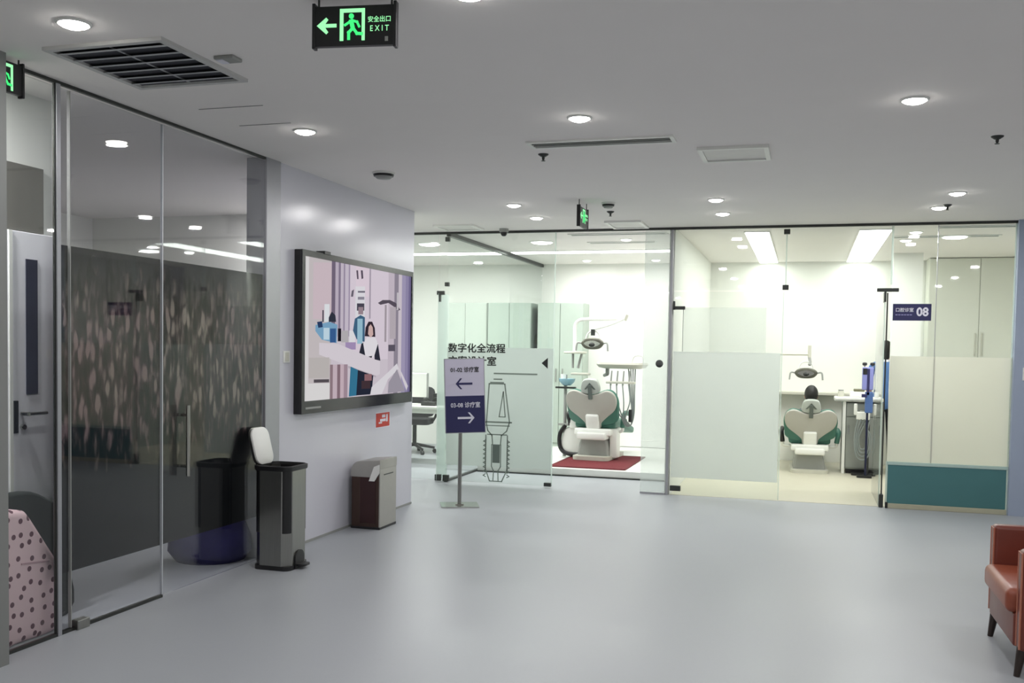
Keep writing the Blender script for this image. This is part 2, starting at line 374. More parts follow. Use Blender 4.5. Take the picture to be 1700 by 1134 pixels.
# raised platform in the first treatment room
struct('floor_treatment_room', BX(-1.34, 3.0, 10.29, 14.3, 0, 0.003), mat('warm_lit_vinyl', (200, 196, 178), 0.35, var=0.05, scale=5, stretch=(1, 4, 1)), 'vinyl floor of the second treatment room, warm light put into its beige colour', 'floor')  # the warm light of this room is worked into the slab's beige
struct('floor_platform', BX(-3.83, -1.41, 11.3, 14.3, 0, 0.09), WHITEP, 'low white platform under the dental chair with red mat', 'platform')
struct('trim_2', BX(-3.83, -1.41, 11.285, 11.299, 0, 0.016), DARKM, 'thin dark metal strip at the foot of the platform', 'trim')
# channels along the glass
struct('trim_3', BX(-8.0, 1.88, 10.235, 10.275, H - 0.025, H), DARKM, 'dark ceiling channel over the glass front', 'trim')
struct('trim_4', BX(-3.628, -3.608, 3.605, 6.0, H - 0.016, H), DARKM, 'dark ceiling channel over the filmed glass wall', 'trim')
struct('trim_5', BX(-3.63, -3.606, 3.605, 4.875, 0, 0.016), DARKM, 'dark floor channel under the filmed glass wall', 'trim')
struct('trim_6', BX(-1.38, -1.357, 10.24, 10.3, 0, H), FRAMEG, 'slim grey post between the two treatment rooms', 'post')

GY0, GY1 = 10.25, 10.262
def pane(name, x0, x1, z0, z1, label):
    return struct(name, BX(x0, x1, GY0, GY1, z0, z1), GLASS, label, 'glass')
def clip(parent, x, z, w=0.05, h=0.035, name='clip'):
    return obj(name, BX(x - w / 2, x + w / 2, GY0 - 0.014, GY1 + 0.014, z - h / 2, z + h / 2, 0.003), DARKM, parent)
w1 = pane('window_1', -6.4, -3.97, 0.02, 2.775, 'clear glass front of the office with desks')
w2 = pane('window_2', -3.955, -3.86, 0.02, 2.775, 'narrow glass strip left of the lettered pane')
obj('glass_edge', BX(-3.962, -3.955, GY0 - 0.02, GY1 + 0.3, 0.02, 2.12), GLASS_EDGE, w2)
clip(w2, -3.94, 2.125, 0.085, 0.045, 'patch_fitting'); clip(w2, -3.95, 2.07, 0.02, 0.09, 'patch_fitting')
clip(w2, -3.945, 0.045, 0.07, 0.07, 'floor_fitting'); clip(w2, -3.85, 0.045, 0.07, 0.07, 'floor_fitting')
w3 = pane('window_3', -3.85, -2.63, 0.02, 2.775, 'glass pane with frosted film, lettering and implant drawing')
clip(w3, -3.865, 2.72, 0.05, 0.05); clip(w3, -3.865, 2.22, 0.05, 0.045); clip(w3, -2.665, 0.035, 0.08, 0.04, 'floor_fitting')
obj('film', BX(-3.85, -2.63, GY0 - 0.002, GY0 - 0.0005, 0.2, 1.52), FROST_GREY, w3)
obj('glass_edge', BX(-2.63, -2.618, GY0, GY1, 0.02, 2.775), GLASS_EDGE, w3)
yt = GY0 - 0.004
text('lettering', '数字化全流程', 0.108, PRINTK, w3, (-3.505, yt, 1.505), bold=0.0028, sx=1.04)
text('lettering', '方案设计室', 0.108, PRINTK, w3, (-3.555, yt, 1.362), bold=0.0028, sx=1.06)
obj('printed_arrow', T(PR([(0, 0), (0.07, -0.06), (0.07, 0.06)], 0.001), (-2.755, yt, 1.36)), PRINTK, w3)
obj('printed_line', BX(-3.30, -2.80, yt - 0.001, yt, 1.228, 1.244), PRINTG, w3)
obj('printed_line', BX(-3.30, -3.20, yt - 0.001, yt, 1.165, 1.180), PRINTG, w3)
# line drawing of a dental implant, drawn about x=0, top z=1.13
K = []
K.append(stroke([(-0.115, 0.64), (-0.09, 1.12), (0.09, 1.12), (0.15, 0.64)], 0.014))
K.append(stroke([(-0.07, 1.135), (0.07, 1.135)], 0.02))
K.append(stroke([(0.03, 0.70), (0.10, 0.70), (0.075, 1.02), (0.03, 0.70)], 0.012))
K.append(stroke([(-0.14, 0.63), (0.17, 0.63)], 0.02)); K.append(stroke([(-0.12, 0.585), (0.15, 0.585)], 0.012))
K.append(stroke([(-0.12, 0.63), (-0.10, 0.52), (-0.05, 0.46), (-0.04, 0.34)], 0.013)); K.append(stroke([(0.15, 0.63), (0.12, 0.52), (0.06, 0.46), (0.05, 0.34)], 0.013))
K.append(stroke([(-0.10, 0.47), (0.12, 0.47)], 0.014))
K.append(stroke([(-0.12, 0.46), (-0.12, 0.02), (-0.07, -0.13), (0.07, -0.13), (0.13, 0.02), (0.13, 0.46)], 0.013))
for i in range(9):
    z = 0.40 - i * 0.055
    K.append(stroke([(-0.12, z), (-0.145, z - 0.02), (-0.12, z - 0.035)], 0.011)); K.append(stroke([(0.13, z), (0.155, z - 0.02), (0.13, z - 0.035)], 0.011))
K.append(stroke([(-0.05, 0.34), (-0.05, 0.06), (-0.025, 0.0), (-0.03, -0.12)], 0.012)); K.append(stroke([(0.055, 0.34), (0.055, 0.06), (0.025, 0.0), (0.03, -0.12)], 0.012))
KB = J(*K)
for v in KB.verts: v.co.z = 1.13 - (1.13 - v.co.z) * 0.865
obj('implant_drawing', T(KB, (-3.26, yt, 0.0)), PRINTG, w3)
obj('implant_screw_print', BX(-3.30, -3.215, yt - 0.001, yt, 0.245, 0.45), mat('grey_print_dark', (92, 104, 98), 0.6), w3)
w4 = pane('window_4', -1.65, -1.385, 0.02, 2.775, 'narrow glass pane with a black dot beside the grey post')
obj('printed_dot', CY((-1.475, GY0 - 0.002, 1.38), (-1.475, GY0 - 0.0005, 1.38), 0.04, n=24), PRINTK, w4)
obj('floor_channel', BX(-1.65, -1.385, GY0 - 0.01, GY1 + 0.01, 0, 0.02), FRAMEG, w4)
obj('film', BX(-1.65, -1.385, GY0 - 0.002, GY0 - 0.0005, 0.03, 2.74), FROST_LIGHT, w4)
w5 = pane('window_5', -1.34, -0.222, 2.15, 2.775, 'fixed glass above the closed frosted door')
w6 = pane('window_6', -0.216, 0.785, 2.15, 2.775, 'fixed glass above the open doorway of the second treatment room')
clip(w6, -0.219, 2.735, 0.06, 0.05); clip(w6, -0.219, 2.175, 0.06, 0.05)
obj('glass_edge', BX(-0.225, -0.213, GY0 - 0.002, GY1 + 0.002, 2.2, 2.71), GLASS_EDGE, w6)
obj('glass_edge', BX(0.772, 0.79, GY0 - 0.002, GY1 + 0.002, 2.2, 2.775), GLASS_EDGE, w6)
d2 = struct('door_2', BX(-1.34, -0.24, GY0, GY1, 0.012, 2.13), GLASS, 'closed glass door with a frosted lower part', 'door')
obj('film', BX(-1.33, -0.25, GY0 - 0.002, GY0 - 0.0005, 0.19, 1.51), FROST, d2)
obj('film', BX(-1.24, -0.40, GY1 + 0.0005, GY1 + 0.002, 1.512, 1.97), FROST_LIGHT, d2)
obj('glass_edge', BX(-0.24, -0.232, GY0, GY1, 0.012, 2.13), GLASS_EDGE, d2)
clip(d2, -1.28, 1.965, 0.12, 0.035, 'patch_fitting'); clip(d2, -1.335, 1.99, 0.02, 0.09, 'patch_fitting'); clip(d2, -1.28, 0.075, 0.11, 0.055, 'floor_fitting')
obj('edge_seal', BX(-1.243, -1.237, GY1, GY1 + 0.004, 1.5, 1.95), GREYP, d2)
d3 = struct('door_3', BX(0.722, 0.734, 10.28, 11.32, 0.012, 2.13), GLASS, 'glass door swung open into the second treatment room', 'door')
obj('glass_edge', BX(0.722, 0.734, 10.262, 10.28, 0.012, 2.13), GLASS_EDGE, d3)
obj('film', BX(0.735, 0.737, 10.30, 11.31, 0.2, 1.5), FROST, d3)
obj('patch_fitting', BX(0.65, 0.85, GY0 - 0.015, GY1 + 0.015, 2.13, 2.165, 0.004), DARKM, d3)
obj('patch_fitting', BX(0.718, 0.738, GY0 - 0.008, 10.36, 2.03, 2.13, 0.003), DARKM, d3)
obj('pivot_rod', BX(0.742, 0.756, GY0, GY1, 0.05, 2.12, 0.002), DARKM, d3)
obj('floor_pivot', BX(0.728, 0.768, GY0 - 0.015, 10.31, 0.0, 0.13, 0.006), DARKM, d3)
for nm, x0, x1, lb in (('window_7', 0.79, 1.187, 'fixed glass pane behind the blue number sign'), ('window_8', 1.194, 1.875, 'wide fixed glass pane at the right end of the front')):
    w = pane(nm, x0, x1, 0.05, 2.775, lb)
    obj('film', BX(x0, x1 + 0.007, GY0 - 0.002, GY0 - 0.0005, 0.46, 1.5), FROST_WARM, w)
obj('seam', BX(1.188, 1.194, GY0, GY1, 0.46, 2.775), FRAMEG, w)
obj('glass_edge', BX(1.866, 1.876, GY0 - 0.002, GY1 + 0.002, 0.05, 2.775), GLASS_EDGE, w)
tb = struct('wall_low_board', BX(0.80, 1.86, 10.226, 10.246, 0.05, 0.43, 0.003), TEAL, 'teal low board at the foot of the right glass panes', 'board')
obj('top_rail', BX(0.79, 1.872, 10.222, 10.248, 0.43, 0.462, 0.003), mat('pale_rail', (176, 200, 192), 0.4), tb)
obj('bottom_rail', BX(0.80, 1.872, 10.218, 10.248, 0.0, 0.05, 0.004), mat('beige_rail', (186, 184, 160), 0.4, 0.3), tb)
obj('side_rail', BX(0.782, 0.80, 10.222, 10.248, 0.03, 0.462, 0.003), GLASS_EDGE, tb)
obj('end_cap', BX(0.785, 0.81, 10.216, 10.25, 0.0, 0.06, 0.003), BLACK, tb)
# glass partition running back between office and first treatment room
w10 = struct('window_9', BX(-3.866, -3.854, 10.27, 14.29, 0.02, 2.76), GLASS, 'glass partition running back between office and treatment room', 'glass')
obj('ceiling_channel', BX(-3.885, -3.835, 10.27, 14.29, 2.755, 2.8), DARKM, w10)
obj('floor_channel', BX(-3.88, -3.84, 10.27, 14.29, 0.0, 0.022), DARKM, w10)
# filmed glass wall on the left
GX0, GX1 = -3.624, -3.612
w11 = struct('window_10', BX(GX0, GX1, 3.61, 4.03, 0.02, 2.77), GLASS, 'clear glass strip in front of the white door', 'glass')
tr7 = struct('trim_7', BX(-3.630, -3.602, 4.03, 4.056, 0, H - 0.016), FRAMEG, 'slim aluminium mullion left of the dark film', 'post')
obj('dark_joint', BX(-3.622, -3.610, 4.022, 4.03, 0, H - 0.016), DARKM, tr7)
w12 = struct('window_11', BX(GX0, GX1, 4.056, 4.872, 0.02, 2.77), GLASS_DARK, 'fixed glass pane with dark streaky printed film', 'glass')
obj('film', BX(GX0 - 0.003, GX0 - 0.001, 4.056, 4.872, 0.31, 1.99), MURAL, w12)
obj('joint', BX(GX0 - 0.004, GX1 + 0.002, 4.128, 4.133, 0.02, 2.77), GREYP, w12)
obj('floor_clip', BX(-3.635, -3.585, 4.15, 4.24, 0.0, 0.05, 0.004), STEEL, w12)
d4 = struct('door_4', BX(GX0, GX1, 4.882, 5.992, 0.012, 2.77), GLASS_DARK, 'glass door with dark printed film and steel pull bar', 'door')
obj('film', BX(GX0 - 0.003, GX0 - 0.001, 4.882, 5.992, 0.31, 1.99), MURAL, d4)
obj('glass_edge', BX(GX0 - 0.001, GX1 + 0.001, 4.874, 4.882, 0.012, 2.77), mat('pale_edge', (186, 190, 194), 0.3), d4)
hb = obj('pull_bar', CY((-3.565, 5.06, 0.70), (-3.565, 5.06, 1.13), 0.012), CHROME, d4, 40)
for z in (0.76, 1.07): obj('mount', CY((-3.612, 5.06, z), (-3.565, 5.06, z), 0.009), CHROME, hb, 40)
# white door behind the clear strip
d1 = struct('door_1', BX(-3.955, -3.925, 3.62, 4.40, 0.0, 2.07, 0.004), mat('door_white', (244, 243, 249), 0.4, var=0.02), 'white door with a narrow window and lever handle', 'door')
obj('vision_panel', BX(-3.926, -3.921, 4.165, 4.245, 1.22, 1.93), mat('dark_vision_glass', (62, 62, 78), 0.15, var=0.2, scale=6), d1)
lv = obj('lock_plate', BX(-3.926, -3.915, 4.075, 4.105, 1.02, 1.19, 0.003), BLACK, d1)
obj('lever_handle', J(CY((-3.92, 4.13, 1.12), (-3.87, 4.13, 1.12), 0.011), CY((-3.87, 4.125, 1.12), (-3.87, 4.25, 1.12), 0.010)), CHROME, lv, 40)
obj('key_cylinder', CY((-3.925, 4.135, 1.05), (-3.905, 4.135, 1.05), 0.014), CHROME, lv, 40)
obj('door_edge', BX(-3.93, -3.918, 4.05, 4.072, 0.0, 2.07), WHITEP, d1)
tp = struct('trim_8', BX(-3.958, -3.94, 3.70, 4.31, 2.075, 2.42), mat('transom_brown', (108, 106, 100), 0.6), 'grey-brown transom panel above the white door', 'panel')

# ================================================================== CEILING FITTINGS
def downlight(x, y, label, r=0.058, watts=P_DOWN, lens=LAMP, group='round ceiling downlights'):
    t = thing('downlight', label, 'ceiling light', (x, y, H), 0, group)
    obj('trim_ring', LA([(r, 0.0), (r * 1.22, 0.0), (r * 1.22, -0.004), (r * 1.05, -0.009), (r, -0.006), (r, 0.0)], 32, caps=False), WHITEP, t, 40)
    dp = min(0.024, r * 0.4)
    obj('lens', LA([(0, -0.001), (r * 0.99, -0.001), (r * 0.97, -0.3 * dp), (r * 0.85, -0.65 * dp), (r * 0.55, -0.92 * dp), (0, -dp)], 32), lens, t, 60)
    area('lamp_light', t, (0, 0, -dp - 0.004), r * 1.9, watts)
    return t
A = 'round recessed downlight '
for x, y, s in [(-2.9, 3.34, 'in front of the big air grille'), (-2.94, 5.33, 'beyond the big air grille, near the faint access panel'),
                (-1.25, 5.37, 'just before the slot diffuser'), (0.49, 5.37, 'largest on the right side of the ceiling'),
                (-1.22, 3.42, 'at the top edge right of the big exit sign'),
                (-2.55, 8.43, 'left of the far exit sign, nearer one of the pair'), (-2.57, 9.27, 'left of the far exit sign, one of the pair nearer the glass'),
                (-0.77, 8.45, 'above the frosted door, nearer one of the pair'), (-0.78, 9.29, 'above the frosted door, one of the pair nearer the glass'),
                (1.11, 8.46, 'above the number sign, nearer one of the pair'), (1.07, 9.24, 'above the number sign, partly in front of a sprinkler')]:
    downlight(x, y, A + s)
for x in (-2.9, -1.22, 0.49):
    for y in (1.4, -0.6, -2.4): downlight(x, y, 'round recessed downlight in the hall behind the viewpoint', group='downlights behind the viewpoint')
for x, y in ((2.25, 5.37), (2.25, 3.4), (2.25, 1.4), (2.9, 8.45), (-4.4, 9.3), (0.49, 3.42)):
    downlight(x, y, 'round recessed downlight beyond the picture borders', group='downlights beyond the borders')

# return air grille with angled blades
g = thing('air_grille', 'large square return air grille with dark blades in the ceiling', 'air vent', (-2.965, 3.91, H))
obj('frame', J(BX(-0.31, 0.31, -0.335, -0.305, -0.016, 0), BX(-0.31, 0.31, 0.305, 0.335, -0.016, 0), BX(-0.31, -0.28, -0.305, 0.305, -0.016, 0), BX(0.28, 0.31, -0.305, 0.305, -0.016, 0)), mat('grille_white', (196, 196, 194), 0.5), g)
obj('backing', BX(-0.28, 0.28, -0.305, 0.305, -0.003, 0), mat('grille_dark', (58, 60, 66), 0.8), g)
sm = mat('grille_blade', (176, 178, 182), 0.5, 0.0)
s0 = None
for i in range(6):
    y = -0.25 + i * 0.1
    if s0 is None: s0 = obj('blade', T(B((0, 0, 0), (0.56, 0.05, 0.003)), (0, 0, 0), (math.radians(14), 0, 0)), sm, g, loc=(0, y, -0.011))
    else:
        s = s0.copy(); COL.objects.link(s); s.location = (0, y, -0.011)
obj('centre_bar', BX(-0.006, 0.006, -0.305, 0.305, -0.0055, -0.002), sm, g)
cs = thing('ceiling_sensor', 'small dark ceiling sensor with white tag beside the air grille', 'sensor', (-2.55, 3.91, H))
obj('housing', BX(-0.05, 0.05, -0.04, 0.04, -0.016, 0, 0.004), GREYP, cs); obj('tag', BX(-0.045, -0.01, -0.03, 0.03, -0.019, -0.015), PRINTW, cs)
ap = struct('ceiling_hatch', J(BX(-3.26, -2.86, 4.715, 4.722, 2.7975, H), BX(-3.26, -2.92, 5.12, 5.127, 2.7975, H)), mat('hatch_joint', (150, 150, 148), 0.9), 'faint joint of a ceiling access hatch beyond the air grille', 'hatch')
sd = thing('slot_diffuser', 'long dark slot diffuser in the ceiling', 'air vent', (-1.26, 6.0, H))
obj('frame', J(BX(-0.46, 0.46, -0.09, -0.065, -0.012, 0), BX(-0.46, 0.46, 0.065, 0.09, -0.012, 0), BX(-0.46, -0.435, -0.065, 0.065, -0.012, 0), BX(0.435, 0.46, -0.065, 0.065, -0.012, 0)), WHITEP, sd)
obj('slot', BX(-0.435, 0.435, -0.065, 0.065, -0.002, 0), mat('slot_dark', (40, 42, 42), 0.8), sd)
for y in (-0.022, 0.022): obj('vane', BX(-0.435, 0.435, y - 0.004, y + 0.004, -0.01, -0.002), GREYP, sd)
def vent_box(x0, x1, y0, y1, label):
    t = thing('ceiling_panel', label, 'ceiling panel', ((x0 + x1) / 2, (y0 + y1) / 2, H)); a, b = (x1 - x0) / 2, (y1 - y0) / 2
    obj('frame', J(BX(-a, a, -b, -b + 0.03, -0.02, 0), BX(-a, a, b - 0.03, b, -0.02, 0), BX(-a, -a + 0.03, -b + 0.03, b - 0.03, -0.02, 0), BX(a - 0.03, a, -b + 0.03, b - 0.03, -0.02, 0)), WHITEP, t)
    obj('plate', BX(-a + 0.03, a - 0.03, -b + 0.03, b - 0.03, -0.01, 0), mat('plate_white', (222, 220, 216), 0.5), t)
vent_box(-0.70, -0.26, 6.3, 6.73, 'white rectangular ceiling panel right of the slot diffuser')
vent_box(-1.97, -1.6, 9.63, 10.15, 'white rectangular ceiling panel behind the far exit sign')
vent_box(-3.8, -3.36, 9.63, 10.02, 'pale rectangular ceiling panel above the narrow glass strip')
def sprinkler(x, y, label):
    t = thing('sprinkler', label, 'sprinkler', (x, y, H), 0, 'ceiling sprinklers')
    obj('escutcheon', LA([(0.0, 0), (0.036, 0), (0.034, -0.006), (0.016, -0.018), (0.0, -0.018)], 20), DARKM, t, 40)
    obj('head', LA([(0.0, -0.016), (0.010, -0.018), (0.009, -0.034), (0.005, -0.040), (0.014, -0.043), (0.014, -0.046), (0.0, -0.046)], 16), DARKM, t, 40)
sprinkler(-1.71, 6.31, 'small dark sprinkler head below the left end of the slot diffuser')
sprinkler(1.04, 6.36, 'small dark sprinkler head at the right side of the ceiling')
sprinkler(-1.78, 8.99, 'small dark sprinkler head beside the far exit sign')
sprinkler(1.12, 9.10, 'small sprinkler head just behind the downlight above the number sign')
def detector(x, y, label, r=0.06):
    t = thing('smoke_detector', label, 'smoke detector', (x, y, H))
    obj('base', LA([(0, 0), (r, 0), (r, -0.014), (0, -0.014)], 24), WHITEP, t, 40)
    obj('chamber', LA([(0, -0.014), (r * 0.92, -0.014), (r * 0.85, -0.03), (0, -0.03)], 24), BLACK, t, 40)
    obj('cap', LA([(0, -0.03), (r * 0.8, -0.03), (r * 0.6, -0.045), (0, -0.048)], 24), GREYP, t, 40)
detector(-3.05, 6.72, 'round smoke detector above the large display', 0.085)
detector(-1.7, 8.48, 'small flat smoke detector behind the far exit sign', 0.06)
dc = thing('dome_camera', 'small grey dome camera at the top of the lettered pane', 'camera', (-3.15, 10.06, H))
obj('base', LA([(0, 0), (0.05, 0), (0.05, -0.035), (0.042, -0.04), (0, -0.04)], 24), GREYP, dc, 40)
obj('dome', LA([(0.036, -0.04), (0.034, -0.06), (0.022, -0.078), (0, -0.083)], 24), BLACK, dc, 40)

# exit signs: face in local x-z looking to -y
def exit_sign(loc, rz, label, w=0.32, h=0.15, arrow_left=True, rod=0.03, detail=True, shift=0.0):
    t = thing('exit_sign', label, 'exit sign', loc, rz)
    obj('panel', BX(-w / 2, w / 2, -0.012, 0.012, -h, 0, 0.002), BLACK, t)
    obj('end_frame', BX(-w / 2 - 0.006, -w / 2 + 0.006, -0.016, 0.016, -h - 0.008, 0.012, 0.002), BLACK, t); obj('end_frame', BX(w / 2 - 0.006, w / 2 + 0.006, -0.016, 0.016, -h - 0.008, 0.012, 0.002), BLACK, t)
    for s in (-1, 1): obj('hanger', CY((s * w * 0.45, 0, 0), (s * w * 0.45, 0, rod), 0.004), DARKM, t)
    s = 1 if arrow_left else -1
    ar = [(-0.145, -0.072), (-0.108, -0.042), (-0.100, -0.050), (-0.112, -0.066), (-0.068, -0.066), (-0.068, -0.079), (-0.112, -0.079), (-0.100, -0.096), (-0.108, -0.104)]
    obj('arrow', T(PR([(x * s, z) for x, z in ar][::s], 0.002), (shift * 0.3, -0.0145, 0)), PALE_GLOW, t)
    obj('door_symbol', T(J(PR([(-0.055, -0.13), (-0.055, -0.012), (0.042, -0.012), (0.042, -0.13), (0.030, -0.13), (0.030, -0.026), (-0.041, -0.026), (-0.041, -0.13)], 0.002)), (shift, -0.0145, 0)), PALE_GLOW, t)
    man = [stroke([(-0.010, -0.060), (-0.004, -0.085)], 0.016, 0.002), stroke([(-0.012, -0.058), (-0.034, -0.072)], 0.009, 0.002), stroke([(-0.006, -0.056), (0.012, -0.062), (0.020, -0.078)], 0.009, 0.002),
           stroke([(-0.006, -0.086), (-0.020, -0.100), (-0.020, -0.122)], 0.011, 0.002), stroke([(0.0, -0.088), (0.012, -0.104), (0.030, -0.106)], 0.011, 0.002), T(CY((0, 0, 0), (0, 0.002, 0), 0.010, n=14), (-0.010, -0.001, -0.040))]
    obj('running_figure', T(J(*man), (shift, -0.0145, 0)), GREEN_GLOW, t)
    if detail:
        text('lettering', '安全出口', 0.024, PALE_GLOW, t, (0.098, -0.0135, -0.055), sx=0.95); text('lettering', 'E X I T', 0.030, PALE_GLOW, t, (0.098, -0.0135, -0.088), sx=0.85)
        obj('status_light', BX(0.120, 0.132, -0.014, -0.012, -0.135, -0.118), GREYP, t)
    return t
exit_sign((-1.655, 3.375, 2.772), math.radians(8), 'large hanging exit sign with left arrow and running figure', 0.315, 0.148)
exit_sign((-3.535, 3.58, 2.775), math.radians(90), 'exit sign cut off at the left border of the picture', 0.30, 0.14, True, 0.025, False, 0.045)
exit_sign((-1.90, 8.36, 2.74), math.radians(90), 'small far exit sign hanging side-on before the treatment rooms', 0.32, 0.165, True, 0.06)

# treatment room lights and slots
def line_light(x0, x1, y0, y1, label, watts, col=(0.98, 1.0, 0.96)):
    t = thing('linear_light', label, 'ceiling light', ((x0 + x1) / 2, (y0 + y1) / 2, H)); a, b = (x1 - x0) / 2, (y1 - y0) / 2
    obj('housing', BX(-a - 0.01, a + 0.01, -b - 0.01, b + 0.01, -0.012, 0), WHITEP, t)
    obj('diffuser', BX(-a, a, -b, b, -0.02, -0.0121), LAMP_ROOM, t)
    area('lamp_light', t, (0, 0, -0.026), 2 * a, watts, col, 2 * b, 180)
line_light(-0.66, -0.42, 10.7, 14.2, 'long white ceiling light above the closed frosted door', P_LONG, (1.0, 0.985, 0.9))
line_light(0.50, 0.80, 10.7, 14.2, 'long white ceiling light beside the number sign', P_LONG, (1.0, 0.985, 0.9))
line_light(-3.76, -1.46, 12.35, 12.55, 'long white crosswise light above the chair with red mat', P_LINE)
line_light(-6.3, -3.95, 12.35, 12.55, 'long white crosswise light above the office desk', 2.7 * P_LINE)
for x, y, r, lb in ((-4.53, 11.37, 0.13, 'bright round lamp on the office ceiling'), (-3.08, 11.37, 0.13, 'bright round lamp seen through the top of the lettered pane'), (1.5, 11.5, 0.13, 'bright round lamp on the ceiling behind the wide right pane')):
    downlight(x, y, lb, r, P_ROOM * (3 if x < -4 else 1), LAMP_ROOM, 'large round room lamps')
for x, y, lb in ((-2.03, 11.21, 'small downlight above the open doorway of the platform room'), (-3.04, 13.7, 'small downlight deep in the platform room, left one'), (-2.06, 13.75, 'small downlight deep in the platform room, right one'),
                 (1.06, 11.0, 'small downlight behind the number sign pane, nearer one'), (1.03, 11.75, 'small downlight behind the number sign pane, farther one')):
    downlight(x, y, lb, 0.06, P_DOWN, LAMP_ROOM)
for x0, x1, y, lb in ((-2.58, -1.48, 10.68, 'dark ceiling slot just inside the open doorway'), (-2.54, -1.73, 11.5, 'second dark ceiling slot inside the open doorway'),
                      (1.22, 1.97, 10.62, 'dark ceiling slot just inside the wide right pane'), (0.86, 1.94, 11.42, 'second dark ceiling slot inside the right panes')):
    t = thing('ceiling_slot', lb, 'air vent', ((x0 + x1) / 2, y, H)); a = (x1 - x0) / 2
    obj('frame', J(BX(-a, a, -0.07, -0.045, -0.01, 0), BX(-a, a, 0.045, 0.07, -0.01, 0), BX(-a, -a + 0.02, -0.045, 0.045, -0.01, 0), BX(a - 0.02, a, -0.045, 0.045, -0.01, 0)), WHITEP, t); obj('slot', BX(-a + 0.02, a - 0.02, -0.045, 0.045, -0.003, 0), GREYP, t)
for x, y, s in ((-4.2, 7.6, 'nearer one'), (-4.75, 8.25, 'farther one')):
    downlight(x, y, 'unseen round downlight added to brighten the room behind the dark film, ' + s, 0.06, 12.0, LAMP, 'added unseen lamps behind the dark film')  # lamps added out of view so the room behind the glass looks lit
downlight(-3.815, 3.42, 'unseen round downlight added to brighten the white door', 0.045, 24.0)  # extra lamp hidden by the near wall, added to light the white door

